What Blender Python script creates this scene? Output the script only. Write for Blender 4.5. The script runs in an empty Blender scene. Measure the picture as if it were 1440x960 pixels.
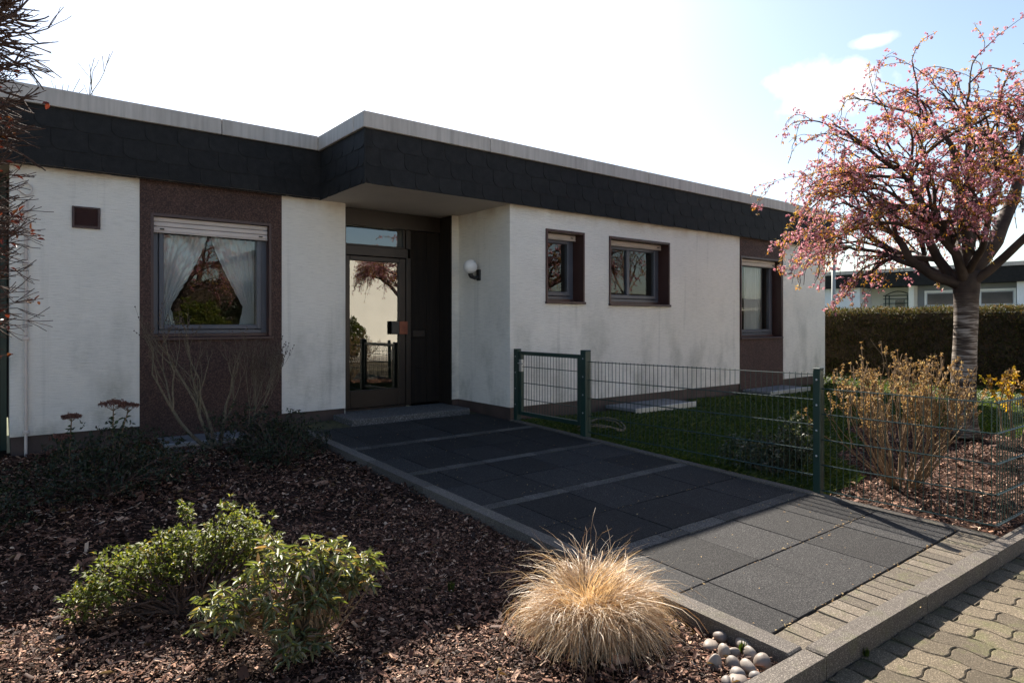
import bpy, math, random
import numpy as np
from mathutils import Vector

# ------------------------------------------------------------------ camera, sky, sun, exposure
S = bpy.context.scene
COL = S.collection
cd = bpy.data.cameras.new('camera')
cam = bpy.data.objects.new('camera', cd); COL.objects.link(cam)
YAW = math.radians(38.2)
cam.location = (0, 0, 1.40)
cam.rotation_euler = (math.radians(90), 0, -YAW)
cd.sensor_fit = 'HORIZONTAL'; cd.sensor_width = 36.0
cd.lens = 910.0 / 1440.0 * 36.0
cd.shift_y = -28.0 / 1440.0
cd.clip_start = 0.05; cd.clip_end = 2000
S.camera = cam

SUN_EL, SUN_AZ = math.radians(40.4), math.radians(24.8)      # azimuth from +Y towards +X
W = bpy.data.worlds.new('World'); S.world = W; W.use_nodes = True
nt = W.node_tree; N = nt.nodes; L = nt.links
bg = N['Background']; bg.inputs['Strength'].default_value = 0.068
sky = N.new('ShaderNodeTexSky'); sky.sky_type = 'NISHITA'; sky.sun_disc = False
sky.sun_elevation = SUN_EL; sky.sun_rotation = SUN_AZ
sky.air_density = 1.0; sky.dust_density = 1.1; sky.ozone_density = 0.9
# one small cumulus low in the sky to the right, plus a faint veil
tc = N.new('ShaderNodeTexCoord')
def sky_blob(center, sx, sz, lo, hi):
    c = Vector(center).normalized()
    sub = N.new('ShaderNodeVectorMath'); sub.operation = 'SUBTRACT'; sub.inputs[1].default_value = c
    L.new(tc.outputs['Generated'], sub.inputs[0])
    mp = N.new('ShaderNodeVectorMath'); mp.operation = 'MULTIPLY'; mp.inputs[1].default_value = (1/sx, 1/sx, 1/sz)
    L.new(sub.outputs[0], mp.inputs[0])
    ln = N.new('ShaderNodeVectorMath'); ln.operation = 'LENGTH'; L.new(mp.outputs[0], ln.inputs[0])
    nz = N.new('ShaderNodeTexNoise'); nz.inputs['Scale'].default_value = 26; nz.inputs['Detail'].default_value = 7
    L.new(tc.outputs['Generated'], nz.inputs['Vector'])
    mu = N.new('ShaderNodeMath'); mu.operation = 'MULTIPLY_ADD'; mu.inputs[1].default_value = 1.5; mu.inputs[2].default_value = -0.75
    L.new(nz.outputs['Fac'], mu.inputs[0])
    ad = N.new('ShaderNodeMath'); ad.operation = 'ADD'
    L.new(ln.outputs['Value'], ad.inputs[0]); L.new(mu.outputs[0], ad.inputs[1])
    mr = N.new('ShaderNodeMapRange'); mr.inputs['From Min'].default_value = hi; mr.inputs['From Max'].default_value = lo
    L.new(ad.outputs[0], mr.inputs['Value'])
    return mr.outputs[0]
def view_dir(u, v):
    k = (u - 720) / 910; h = (452 - v) / 910
    return (math.sin(YAW) + k * math.cos(YAW), math.cos(YAW) - k * math.sin(YAW), h)
b1 = sky_blob(view_dir(1160, 122), 0.075, 0.040, 0.45, 1.0)
b2 = sky_blob(view_dir(1228, 58), 0.030, 0.010, 0.3, 1.0)
mx = N.new('ShaderNodeMath'); mx.operation = 'MAXIMUM'; L.new(b1, mx.inputs[0]); L.new(b2, mx.inputs[1])
cm = N.new('ShaderNodeMix'); cm.data_type = 'RGBA'
L.new(mx.outputs[0], cm.inputs['Factor']); L.new(sky.outputs[0], cm.inputs['A'])
cm.inputs['B'].default_value = (7.0, 6.9, 6.8, 1)
L.new(cm.outputs['Result'], bg.inputs['Color'])

sl = bpy.data.lights.new('sun', 'SUN'); sl.energy = 5.0; sl.angle = math.radians(0.53); sl.color = (1.0, 0.92, 0.81)
so = bpy.data.objects.new('sun', sl); COL.objects.link(so)
sd = Vector((math.sin(SUN_AZ) * math.cos(SUN_EL), math.cos(SUN_AZ) * math.cos(SUN_EL), math.sin(SUN_EL)))
so.rotation_euler = sd.to_track_quat('Z', 'Y').to_euler(); so.location = sd * 30

S.view_settings.view_transform = 'Standard'; S.view_settings.look = 'None'
S.view_settings.exposure = 1.58; S.view_settings.gamma = 1.0
S.render.engine = 'CYCLES'
S.cycles.max_bounces = 8; S.cycles.transparent_max_bounces = 16

# ------------------------------------------------------------------ helpers
rng = random.Random(7)
nr = np.random.default_rng(11)

def tag(o, label=None, cat=None, group=None, kind=None):
    if label: o['label'] = label
    if cat: o['category'] = cat
    if group: o['group'] = group
    if kind: o['kind'] = kind
    return o

def thing(name, label, cat, loc=(0, 0, 0), group=None):
    o = bpy.data.objects.new(name, None); COL.objects.link(o)
    o.location = loc; o.empty_display_size = 0.1
    return tag(o, label, cat, group)

def world_loc(o):
    p = Vector((0, 0, 0))
    while o is not None:
        p = p + o.location; o = o.parent
    return p

class MB:
    def __init__(s): s.v = []; s.f = []; s.m = []
    def add(s, vs, fs, m=0):
        b = len(s.v); s.v.extend(vs)
        for f in fs:
            s.f.append(tuple(i + b for i in f)); s.m.append(m)
    def quad(s, a, b, c, d, m=0): s.add([a, b, c, d], [(0, 1, 2, 3)], m)
    def box(s, x0, x1, y0, y1, z0, z1, m=0):
        s.add([(x0,y0,z0),(x1,y0,z0),(x1,y1,z0),(x0,y1,z0),(x0,y0,z1),(x1,y0,z1),(x1,y1,z1),(x0,y1,z1)],
              [(0,3,2,1),(4,5,6,7),(0,1,5,4),(1,2,6,5),(2,3,7,6),(3,0,4,7)], m)
    def bbox(s, x0, x1, y0, y1, z0, z1, b=0.004, m=0):
        # box with a chamfer on every edge
        b = min(b, (x1-x0)*.45, (y1-y0)*.45, (z1-z0)*.45)
        pts = []; idx = {}
        for ax in range(3):
            for i in (0, 1):
                for j in (0, 1):
                    for k in (0, 1):
                        p = [(x0, x1)[i], (y0, y1)[j], (z0, z1)[k]]
                        sg = [(b, -b)[i], (b, -b)[j], (b, -b)[k]]
                        for a in range(3):
                            if a != ax: p[a] += sg[a]
                        idx[(ax, i, j, k)] = len(pts); pts.append(tuple(p))
        F = []
        def g(ax, i, j, k): return idx[(ax, i, j, k)]
        F += [(g(0,0,0,0), g(0,0,0,1), g(0,0,1,1), g(0,0,1,0)), (g(0,1,0,0), g(0,1,1,0), g(0,1,1,1), g(0,1,0,1))]
        F += [(g(1,0,0,0), g(1,1,0,0), g(1,1,0,1), g(1,0,0,1)), (g(1,0,1,0), g(1,0,1,1), g(1,1,1,1), g(1,1,1,0))]
        F += [(g(2,0,0,0), g(2,0,1,0), g(2,1,1,0), g(2,1,0,0)), (g(2,0,0,1), g(2,1,0,1), g(2,1,1,1), g(2,0,1,1))]
        for i in (0, 1):
            for j in (0, 1):
                F.append((g(0,i,j,0), g(0,i,j,1), g(1,i,j,1), g(1,i,j,0)))
                F.append((g(0,i,0,j), g(0,i,1,j), g(2,i,1,j), g(2,i,0,j)))
                F.append((g(1,0,i,j), g(1,1,i,j), g(2,1,i,j), g(2,0,i,j)))
        for i in (0, 1):
            for j in (0, 1):
                for k in (0, 1):
                    F.append((g(0,i,j,k), g(1,i,j,k), g(2,i,j,k)))
        s.add(pts, F, m)
    def tube(s, pts, rads, n=6, m=0, cap=True):
        pts = [Vector(p) for p in pts]
        if not hasattr(rads, '__len__'): rads = [rads] * len(pts)
        b = len(s.v); prev = None
        for i, p in enumerate(pts):
            if i == 0: t = pts[1] - p
            elif i == len(pts) - 1: t = p - pts[i-1]
            else: t = pts[i+1] - pts[i-1]
            if t.length < 1e-9: t = Vector((0, 0, 1))
            t.normalize()
            if prev is None:
                a = Vector((0, 0, 1)) if abs(t.z) < 0.9 else Vector((1, 0, 0))
                x = t.cross(a).normalized()
            else:
                x = prev - t * prev.dot(t)
                x = x.normalized() if x.length > 1e-6 else t.orthogonal().normalized()
            prev = x; y = t.cross(x)
            for k in range(n):
                an = 2 * math.pi * k / n
                s.v.append(tuple(p + (x * math.cos(an) + y * math.sin(an)) * rads[i]))
        for i in range(len(pts) - 1):
            for k in range(n):
                s.f.append((b + i*n + k, b + i*n + (k+1) % n, b + (i+1)*n + (k+1) % n, b + (i+1)*n + k)); s.m.append(m)
        if cap:
            s.f.append(tuple(b + k for k in reversed(range(n)))); s.m.append(m)
            s.f.append(tuple(b + (len(pts)-1)*n + k for k in range(n))); s.m.append(m)
    def ball(s, c, rx, ry, rz, nu=14, nv=9, m=0, jit=0, rr=None):
        b = len(s.v)
        for j in range(nv + 1):
            th = math.pi * j / nv
            for i in range(nu):
                ph = 2 * math.pi * i / nu
                k = 1 + (rr.uniform(-jit, jit) if jit else 0)
                s.v.append((c[0] + rx*k*math.sin(th)*math.cos(ph), c[1] + ry*k*math.sin(th)*math.sin(ph), c[2] + rz*k*math.cos(th)))
        for j in range(nv):
            for i in range(nu):
                s.f.append((b + j*nu + i, b + (j+1)*nu + i, b + (j+1)*nu + (i+1) % nu, b + j*nu + (i+1) % nu)); s.m.append(m)
    def build(s, name, mats, parent=None, smooth=False):
        me = bpy.data.meshes.new(name)
        off = world_loc(parent) if parent is not None else Vector((0, 0, 0))
        vs = [(x - off.x, y - off.y, z - off.z) for x, y, z in s.v]
        me.from_pydata(vs, [], s.f)
        if not isinstance(mats, (list, tuple)): mats = [mats]
        for m in mats: me.materials.append(m)
        if len(mats) > 1: me.polygons.foreach_set('material_index', s.m)
        if smooth: me.polygons.foreach_set('use_smooth', [True] * len(me.polygons))
        me.update()
        o = bpy.data.objects.new(name, me); COL.objects.link(o)
        if parent is not None: o.parent = parent
        return o

def build_split(b, name, mats, parent, gap=0.02):
    """every far-apart piece of b becomes a part of its own"""
    n = len(b.v); par = list(range(n))
    def find(i):
        while par[i] != i: par[i] = par[par[i]]; i = par[i]
        return i
    for f in b.f:
        for i in f[1:]: par[find(i)] = find(f[0])
    grp = {}
    for i in range(n): grp.setdefault(find(i), []).append(i)
    cl = [[set(v), [min(b.v[i][k] for i in v) for k in range(3)], [max(b.v[i][k] for i in v) for k in range(3)]] for v in grp.values()]
    done = False
    while not done:
        done = True
        for i in range(len(cl)):
            for j in range(i + 1, len(cl)):
                if all(max(cl[i][1][k] - cl[j][2][k], cl[j][1][k] - cl[i][2][k]) < gap for k in range(3)):
                    cl[i] = [cl[i][0] | cl[j][0], [min(p, q) for p, q in zip(cl[i][1], cl[j][1])], [max(p, q) for p, q in zip(cl[i][2], cl[j][2])]]
                    del cl[j]; done = False; break
            if not done: break
    out = []
    for c, lo, hi in cl:
        ids = sorted(c); mp = {o: k for k, o in enumerate(ids)}; m = MB()
        m.v = [b.v[i] for i in ids]
        for f, mi in zip(b.f, b.m):
            if f[0] in mp: m.f.append(tuple(mp[i] for i in f)); m.m.append(mi)
        out.append(m.build(name, mats, parent))
    return out

def bulk(name, verts, faces, mat, parent=None, smooth=False):
    """faces: M x k array of equal-sized polygons"""
    off = np.array(world_loc(parent)) if parent is not None else np.zeros(3)
    verts = np.asarray(verts, dtype=np.float32) - off.astype(np.float32)
    faces = np.asarray(faces, dtype=np.int32)
    me = bpy.data.meshes.new(name)
    me.vertices.add(len(verts)); me.vertices.foreach_set('co', verts.ravel())
    M, k = faces.shape
    me.loops.add(M * k); me.loops.foreach_set('vertex_index', faces.ravel())
    me.polygons.add(M); me.polygons.foreach_set('loop_start', np.arange(0, M * k, k, dtype=np.int32))
    me.polygons.foreach_set('loop_total', np.full(M, k, dtype=np.int32))
    if smooth: me.polygons.foreach_set('use_smooth', np.ones(M, dtype=bool))
    me.materials.append(mat); me.update(calc_edges=True); me.validate()
    o = bpy.data.objects.new(name, me); COL.objects.link(o)
    if parent is not None: o.parent = parent
    return o

# ------------------------------------------------------------------ materials
class MT:
    def __init__(s, name):
        s.m = bpy.data.materials.new(name); s.m.use_nodes = True
        s.t = s.m.node_tree; s.N = s.t.nodes; s.L = s.t.links
        s.p = s.N['Principled BSDF']; s.out = s.N['Material Output']
    def tex(s, scale=(1, 1, 1), coord='Object'):
        c = s.N.new('ShaderNodeTexCoord'); mp = s.N.new('ShaderNodeMapping')
        mp.inputs['Scale'].default_value = scale
        s.L.new(c.outputs[coord], mp.inputs['Vector']); return mp.outputs[0]
    def noise(s, vec, scale, detail=4, rough=0.55):
        n = s.N.new('ShaderNodeTexNoise'); n.inputs['Scale'].default_value = scale
        n.inputs['Detail'].default_value = detail; n.inputs['Roughness'].default_value = rough
        s.L.new(vec, n.inputs['Vector']); return n.outputs['Fac']
    def ramp(s, fac, stops, interp='LINEAR'):
        r = s.N.new('ShaderNodeValToRGB'); r.color_ramp.interpolation = interp
        el = r.color_ramp.elements
        while len(el) < len(stops): el.new(0.5)
        for e, (p, c) in zip(el, stops):
            e.position = p
            e.color = (c[0], c[1], c[2], 1) if hasattr(c, '__len__') else (c, c, c, 1)
        s.L.new(fac, r.inputs['Fac']); return r.outputs['Color']
    def mix(s, fac, a, b, mode='MIX'):
        n = s.N.new('ShaderNodeMix'); n.data_type = 'RGBA'; n.blend_type = mode
        for key, val in (('Factor', fac), ('A', a), ('B', b)):
            if hasattr(val, 'links') or hasattr(val, 'is_linked'): s.L.new(val, n.inputs[key])
            elif key == 'Factor': n.inputs[key].default_value = val
            else: n.inputs[key].default_value = (val[0], val[1], val[2], 1)
        return n.outputs['Result']
    def bump(s, h, strength=0.3, dist=0.01, prev=None):
        b = s.N.new('ShaderNodeBump'); b.inputs['Strength'].default_value = strength; b.inputs['Distance'].default_value = dist
        s.L.new(h, b.inputs['Height'])
        if prev is not None: s.L.new(prev, b.inputs['Normal'])
        s.L.new(b.outputs[0], s.p.inputs['Normal']); return b.outputs[0]
    def island(s):
        g = s.N.new('ShaderNodeNewGeometry'); return g.outputs['Random Per Island']
    def col(s, c):
        if hasattr(c, 'links') or hasattr(c, 'is_linked'): s.L.new(c, s.p.inputs['Base Color'])
        else: s.p.inputs['Base Color'].default_value = (c[0], c[1], c[2], 1)
    def set(s, rough=0.6, metal=0, spec=None):
        s.p.inputs['Roughness'].default_value = rough; s.p.inputs['Metallic'].default_value = metal
        if spec is not None: s.p.inputs['Specular IOR Level'].default_value = spec
        return s.m

def plain(name, c, rough=0.6, metal=0, var=0.12, scale=8, bump=0.0, bscale=60, spec=None):
    t = MT(name); v = t.tex(); n = t.noise(v, scale, 5)
    lo = tuple(x * (1 - var) for x in c); hi = tuple(min(1, x * (1 + var)) for x in c)
    t.col(t.ramp(n, [(0.3, lo), (0.7, hi)]))
    if bump: t.bump(t.noise(v, bscale, 4), bump, 0.01)
    return t.set(rough, metal, spec)

def leafmat(name, stops, trans=0.35, rough=0.45, spec=0.5, tint=(1.0, 1.0, 0.6)):
    t = MT(name)
    c = t.ramp(t.island(), stops)
    t.col(c); t.set(rough, 0, spec)
    tr = t.N.new('ShaderNodeBsdfTranslucent')
    c2 = t.mix(1.0, c, tint, 'MULTIPLY')
    t.L.new(c2, tr.inputs['Color'])
    ms = t.N.new('ShaderNodeMixShader'); ms.inputs[0].default_value = trans
    t.L.new(t.p.outputs[0], ms.inputs[1]); t.L.new(tr.outputs[0], ms.inputs[2])
    t.L.new(ms.outputs[0], t.out.inputs['Surface'])
    return t.m

def aggregate(name, base, dots, rough=0.85, scale=170, big=0.25, moss=0.0, spec=0.25):
    """exposed-aggregate concrete: pale and dark grains, soiling, per-stone tone"""
    t = MT(name); v = t.tex()
    vo = t.N.new('ShaderNodeTexVoronoi'); vo.inputs['Scale'].default_value = scale; t.L.new(v, vo.inputs['Vector'])
    sep = t.N.new('ShaderNodeSeparateColor'); t.L.new(vo.outputs['Color'], sep.inputs[0])
    g = t.ramp(sep.outputs[0], [(0.0, tuple(x*0.45 for x in base)), (0.45, base), (0.78, base), (0.9, dots), (1.0, tuple(min(.8, x*1.5) for x in dots))])
    n1 = t.noise(v, 1.7, 6, 0.65)
    g = t.mix(t.ramp(n1, [(0.3, 0.0), (0.75, big*2)]), g, tuple(x*0.55 for x in base))
    isl = t.ramp(t.island(), [(0, 0.68), (1, 1.25)])
    g = t.mix(1.0, g, isl, 'MULTIPLY')
    if moss > 0:
        n2 = t.noise(v, 6.0, 6, 0.7)
        g = t.mix(t.ramp(n2, [(0.52, 0.0), (0.72, moss)]), g, (0.10, 0.115, 0.03))
    t.col(g)
    t.bump(t.noise(v, scale * 0.9, 3), 0.35, 0.004)
    return t.set(rough, 0, spec)

def plaster(name):
    t = MT(name)
    vh = t.tex((3.6, 3.6, 58)); vf = t.tex((1, 1, 1))
    h1 = t.noise(vh, 2.2, 5, 0.6); h2 = t.noise(vf, 130, 3)
    base = t.ramp(h1, [(0.28, (0.62, 0.58, 0.52)), (0.44, (0.75, 0.71, 0.645)), (0.62, (0.80, 0.755, 0.685))])
    # broad soiling
    d = t.noise(vf, 0.8, 6, 0.6)
    base = t.mix(t.ramp(d, [(0.45, 0.0), (0.8, 0.30)]), base, (0.45, 0.43, 0.40))
    # rising algae: stronger near the ground, broken by noise
    sx = t.N.new('ShaderNodeSeparateXYZ'); c = t.N.new('ShaderNodeTexCoord'); t.L.new(c.outputs['Object'], sx.inputs[0])
    hz = t.N.new('ShaderNodeMapRange'); hz.inputs['From Min'].default_value = 2.1; hz.inputs['From Max'].default_value = 0.3
    t.L.new(sx.outputs['Z'], hz.inputs['Value'])
    an = t.noise(t.tex((1.1, 1.1, 0.55)), 1.6, 7, 0.62)
    ar = t.ramp(an, [(0.46, 0.0), (0.64, 1.0)])
    mul = t.N.new('ShaderNodeMath'); mul.operation = 'MULTIPLY'; t.L.new(ar, mul.inputs[0]); t.L.new(hz.outputs[0], mul.inputs[1])
    fn = t.noise(vh, 6, 4); mul2 = t.N.new('ShaderNodeMath'); mul2.operation = 'MULTIPLY'
    t.L.new(mul.outputs[0], mul2.inputs[0]); t.L.new(t.ramp(fn, [(0.3, 0.25), (0.65, 0.8)]), mul2.inputs[1])
    base = t.mix(mul2.outputs[0], base, (0.20, 0.20, 0.15))
    # vertical run marks
    st = t.noise(t.tex((7, 7, 0.35)), 1.2, 5)
    base = t.mix(t.ramp(st, [(0.60, 0.0), (0.78, 0.35)]), base, (0.33, 0.31, 0.28))
    # brownish wash under the eaves flashing
    up = t.N.new('ShaderNodeMapRange'); up.inputs['From Min'].default_value = 2.70; up.inputs['From Max'].default_value = 2.88
    t.L.new(sx.outputs['Z'], up.inputs['Value'])
    m3 = t.N.new('ShaderNodeMath'); m3.operation = 'MULTIPLY'; t.L.new(up.outputs[0], m3.inputs[0])
    t.L.new(t.ramp(t.noise(t.tex((2.5, 2.5, 1)), 2, 4), [(0.35, 0.0), (0.7, 0.55)]), m3.inputs[1])
    base = t.mix(m3.outputs[0], base, (0.42, 0.31, 0.20))
    t.col(base)
    b = t.bump(h1, 0.75, 0.012); t.bump(h2, 0.25, 0.004, b)
    return t.set(0.9, 0, 0.2)

def pebbledash(name, c):
    t = MT(name); v = t.tex()
    vo = t.N.new('ShaderNodeTexVoronoi'); vo.inputs['Scale'].default_value = 95; t.L.new(v, vo.inputs['Vector'])
    sep = t.N.new('ShaderNodeSeparateColor'); t.L.new(vo.outputs['Color'], sep.inputs[0])
    g = t.ramp(sep.outputs[1], [(0, tuple(x*.5 for x in c)), (0.6, c), (1, tuple(x*1.9 for x in c))])
    g = t.mix(t.ramp(t.noise(v, 1.5, 5), [(0.4, 0.0), (0.75, 0.4)]), g, tuple(x*.5 for x in c))
    t.col(g); t.bump(vo.outputs['Distance'], 0.7, 0.008)
    return t.set(0.75, 0, 0.35)

def glass(name, refl, tint=(0.9, 0.95, 0.95)):
    t = MT(name)
    gl = t.N.new('ShaderNodeBsdfGlossy'); gl.inputs['Roughness'].default_value = 0.0
    gl.inputs['Color'].default_value = (0.98, 0.98, 0.95, 1)
    nz = t.noise(t.tex(), 1.4, 1); b = t.N.new('ShaderNodeBump'); b.inputs['Strength'].default_value = 0.03; b.inputs['Distance'].default_value = 0.03
    t.L.new(nz, b.inputs['Height']); t.L.new(b.outputs[0], gl.inputs['Normal'])
    tr = t.N.new('ShaderNodeBsdfTransparent'); tr.inputs['Color'].default_value = (*tint, 1)
    lw = t.N.new('ShaderNodeFresnel'); lw.inputs['IOR'].default_value = 1.5
    ad = t.N.new('ShaderNodeMath'); ad.operation = 'ADD'; ad.use_clamp = True
    t.L.new(lw.outputs[0], ad.inputs[0]); ad.inputs[1].default_value = refl
    ms = t.N.new('ShaderNodeMixShader')
    t.L.new(ad.outputs[0], ms.inputs[0]); t.L.new(tr.outputs[0], ms.inputs[1]); t.L.new(gl.outputs[0], ms.inputs[2])
    t.L.new(ms.outputs[0], t.out.inputs['Surface'])
    return t.m

def slate(name):
    t = MT(name); v = t.tex()
    n = t.noise(v, 14, 6); isl = t.island()
    c = t.mix(t.ramp(n, [(0.3, 0.0), (0.75, 1.0)]), (0.0105, 0.0100, 0.0100), (0.021, 0.0200, 0.0200))
    c = t.mix(1.0, c, t.ramp(isl, [(0, 0.86), (1, 1.14)]), 'MULTIPLY')
    t.col(c); t.bump(t.noise(v, 45, 5), 0.35, 0.006)
    return t.set(0.7, 0, 0.2)

def alu(name):
    t = MT(name); v = t.tex((9, 9, 0.6))
    n = t.noise(v, 2.0, 5, 0.6); n2 = t.noise(t.tex(), 1.2, 4)
    c = t.ramp(n, [(0.3, (0.36, 0.325, 0.295)), (0.55, (0.48, 0.435, 0.40)), (0.75, (0.53, 0.49, 0.455))])
    c = t.mix(t.ramp(n2, [(0.4, 0.0), (0.8, 0.35)]), c, (0.22, 0.20, 0.185))
    t.col(c); return t.set(0.6, 0.0, 0.3)

def bark(name, stops, sc=(9, 9, 3), bump=0.6, scale=3):
    t = MT(name); v = t.tex(sc); n = t.noise(v, scale, 7, 0.65)
    t.col(t.ramp(n, stops)); t.bump(n, bump, 0.012)
    return t.set(0.85, 0, 0.25)

def cherry_bark():
    t = MT('cherry_bark'); v = t.tex((2.2, 2.2, 22)); n = t.noise(v, 2.4, 6, 0.6)
    n2 = t.noise(t.tex(), 5, 5)
    c = t.ramp(n, [(0.38, (0.035, 0.024, 0.018)), (0.5, (0.10, 0.075, 0.058)), (0.62, (0.33, 0.29, 0.25))])
    sx = t.N.new('ShaderNodeSeparateXYZ'); cc = t.N.new('ShaderNodeTexCoord'); t.L.new(cc.outputs['Object'], sx.inputs[0])
    hi = t.N.new('ShaderNodeMapRange'); hi.inputs['From Min'].default_value = 1.35; hi.inputs['From Max'].default_value = 1.7
    t.L.new(sx.outputs['Z'], hi.inputs['Value'])
    limb = t.ramp(n2, [(0.3, (0.022, 0.015, 0.012)), (0.7, (0.075, 0.052, 0.04))])
    t.col(t.mix(hi.outputs[0], c, limb)); t.bump(n, 0.7, 0.012)
    return t.set(0.8, 0, 0.3)

M = {}
M['plaster'] = plaster('rough_white_plaster')
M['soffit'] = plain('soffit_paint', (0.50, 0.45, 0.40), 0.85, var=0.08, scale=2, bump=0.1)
M['plinth'] = plain('brown_plinth_paint', (0.062, 0.040, 0.034), 0.7, var=0.3, scale=4, bump=0.25, bscale=90)
M['panel'] = pebbledash('brown_washed_gravel_panel', (0.072, 0.040, 0.032))
M['brown'] = plain('dark_brown_metal', (0.052, 0.022, 0.018), 0.42, var=0.2, scale=3)
M['slate'] = slate('anthracite_fascia_tiles')
M['alu'] = alu('weathered_aluminium')
M['frame'] = plain('grey_window_plastic', (0.075, 0.078, 0.095), 0.4, var=0.1, scale=3)
M['shutter'] = plain('beige_shutter', (0.55, 0.47, 0.42), 0.5, var=0.1, scale=3)
M['doorwood'] = bark('dark_door_wood', [(0.3, (0.008, 0.006, 0.005)), (0.7, (0.019, 0.013, 0.009))], (14, 14, 0.8), 0.15, 2)
M['doormetal'] = plain('bronze_door_frame', (0.028, 0.019, 0.014), 0.4, var=0.2, scale=2, metal=0.3)
M['copper'] = plain('copper_plate', (0.12, 0.040, 0.026), 0.35, 0.6, 0.25, 12)
M['black'] = plain('black_plastic', (0.012, 0.012, 0.013), 0.4)
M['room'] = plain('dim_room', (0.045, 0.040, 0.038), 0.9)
M['win_glass'] = glass('window_glass', 0.05)
M['door_glass'] = glass('door_glass', 0.13, (0.5, 0.5, 0.45))
M['roof'] = plain('roof_bitumen', (0.10, 0.10, 0.10), 0.9)
M['tile'] = aggregate('dark_path_slab', (0.024, 0.0232, 0.0236), (0.085, 0.082, 0.078), 0.85, 380, 0.2, spec=0.15)
M['kerb'] = aggregate('kerb_concrete', (0.118, 0.101, 0.085), (0.24, 0.21, 0.18), 0.85, 320, 0.18, 0.25)
M['brick'] = aggregate('border_paver', (0.118, 0.096, 0.071), (0.22, 0.187, 0.145), 0.85, 320, 0.2, 0.45)
M['paver'] = aggregate('street_paver', (0.106, 0.083, 0.054), (0.20, 0.162, 0.114), 0.85, 320, 0.18, 0.5)
M['edging'] = aggregate('edging_concrete', (0.112, 0.099, 0.087), (0.205, 0.18, 0.158), 0.85, 320, 0.25, 0.2, spec=0.15)
M['strip'] = aggregate('cross_strip_concrete', (0.082, 0.076, 0.070), (0.20, 0.185, 0.17), 0.85, 320, 0.3, 0.1, spec=0.15)
M['bounce_ground'] = plain('pale_bounce_ground', (0.45, 0.41, 0.35), 0.9, var=0.15, scale=1.5)  # made pale to throw sunlight back onto the shaded walls
M['step'] = aggregate('doorstep_stone', (0.10, 0.098, 0.096), (0.22, 0.21, 0.21), 0.8, 150, 0.1)
M['joint'] = plain('joint_soil_and_moss', (0.060, 0.056, 0.022), 0.95, var=0.6, scale=22, bump=0.5)
M['soil'] = plain('dark_soil', (0.026, 0.016, 0.012), 0.95, var=0.6, scale=26, bump=0.9, bscale=60, spec=0.05)
M['bedsoil'] = plain('brown_bed_soil', (0.040, 0.022, 0.015), 0.95, var=0.6, scale=30, bump=0.9, bscale=60, spec=0.05)
M['lawn'] = plain('lawn_soil', (0.030, 0.045, 0.012), 0.95, var=0.5, scale=6, bump=0.5)
M['earth'] = plain('far_ground', (0.09, 0.10, 0.05), 0.95, var=0.4, scale=0.6)
M['green_metal'] = plain('dark_green_powder_coat', (0.010, 0.034, 0.027), 0.38, var=0.15, scale=5, spec=0.5)
M['steel'] = plain('galvanised_steel', (0.42, 0.43, 0.44), 0.4, 0.7)
M['globe'] = plain('opal_glass_globe', (0.78, 0.76, 0.74), 0.25, var=0.03)
M['concrete'] = plain('pale_concrete', (0.15, 0.15, 0.155), 0.75, var=0.2, scale=5, bump=0.2)
M['curtain'] = leafmat('sheer_curtain', [(0, (0.84, 0.84, 0.86)), (1, (0.88, 0.88, 0.90))], 0.35, 0.8, 0.1, (1, 1, 1))
M['mulch'] = leafmat('bark_chips', [(0, (0.016, 0.008, 0.006)), (0.4, (0.062, 0.027, 0.017)), (0.75, (0.17, 0.078, 0.048)), (0.92, (0.36, 0.20, 0.125)), (1, (0.55, 0.39, 0.28))], 0.0, 0.7, 0.2)
M['azalea'] = leafmat('azalea_leaf', [(0, (0.06, 0.08, 0.018)), (0.5, (0.12, 0.15, 0.035)), (0.85, (0.20, 0.22, 0.06)), (1, (0.20, 0.13, 0.05))], 0.5, 0.5, 0.3, (1.35, 1.3, 0.5))
M['rhodo'] = leafmat('rhododendron_leaf', [(0, (0.09, 0.11, 0.04)), (0.5, (0.18, 0.20, 0.075)), (0.8, (0.27, 0.24, 0.12)), (1, (0.30, 0.17, 0.11))], 0.38, 0.5, 1.0, (1.2, 1.25, 0.45))
M['darkleaf'] = leafmat('dark_evergreen_leaf', [(0, (0.014, 0.024, 0.010)), (0.7, (0.034, 0.050, 0.018)), (1, (0.085, 0.045, 0.03))], 0.25, 0.5)
M['litleaf'] = leafmat('glossy_small_leaf', [(0, (0.018, 0.028, 0.010)), (0.7, (0.045, 0.060, 0.022)), (1, (0.16, 0.16, 0.09))], 0.3, 0.35, 0.6)
M['carex'] = leafmat('dry_grass_blade', [(0, (0.30, 0.17, 0.08)), (0.3, (0.46, 0.32, 0.18)), (0.7, (0.62, 0.49, 0.33)), (1, (0.72, 0.63, 0.49))], 0.38, 0.45, 0.4, (1.05, 0.85, 0.55))
M['thatch'] = leafmat('dead_grass_blade', [(0, (0.10, 0.055, 0.03)), (0.5, (0.20, 0.125, 0.07)), (1, (0.34, 0.24, 0.15))], 0.25, 0.7, 0.2)
M['grass'] = leafmat('lawn_blade', [(0, (0.026, 0.046, 0.008)), (0.7, (0.058, 0.088, 0.016)), (1, (0.15, 0.15, 0.05))], 0.45, 0.5, 0.4, (1.2, 1.3, 0.4))
M['hedge'] = leafmat('hedge_foliage', [(0, (0.035, 0.040, 0.014)), (0.45, (0.075, 0.075, 0.024)), (0.7, (0.11, 0.085, 0.032)), (1, (0.13, 0.070, 0.040))], 0.4, 0.6, 0.2)
M['hedgecore'] = plain('hedge_core', (0.045, 0.030, 0.018), 0.95, var=0.5, scale=10)
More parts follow.
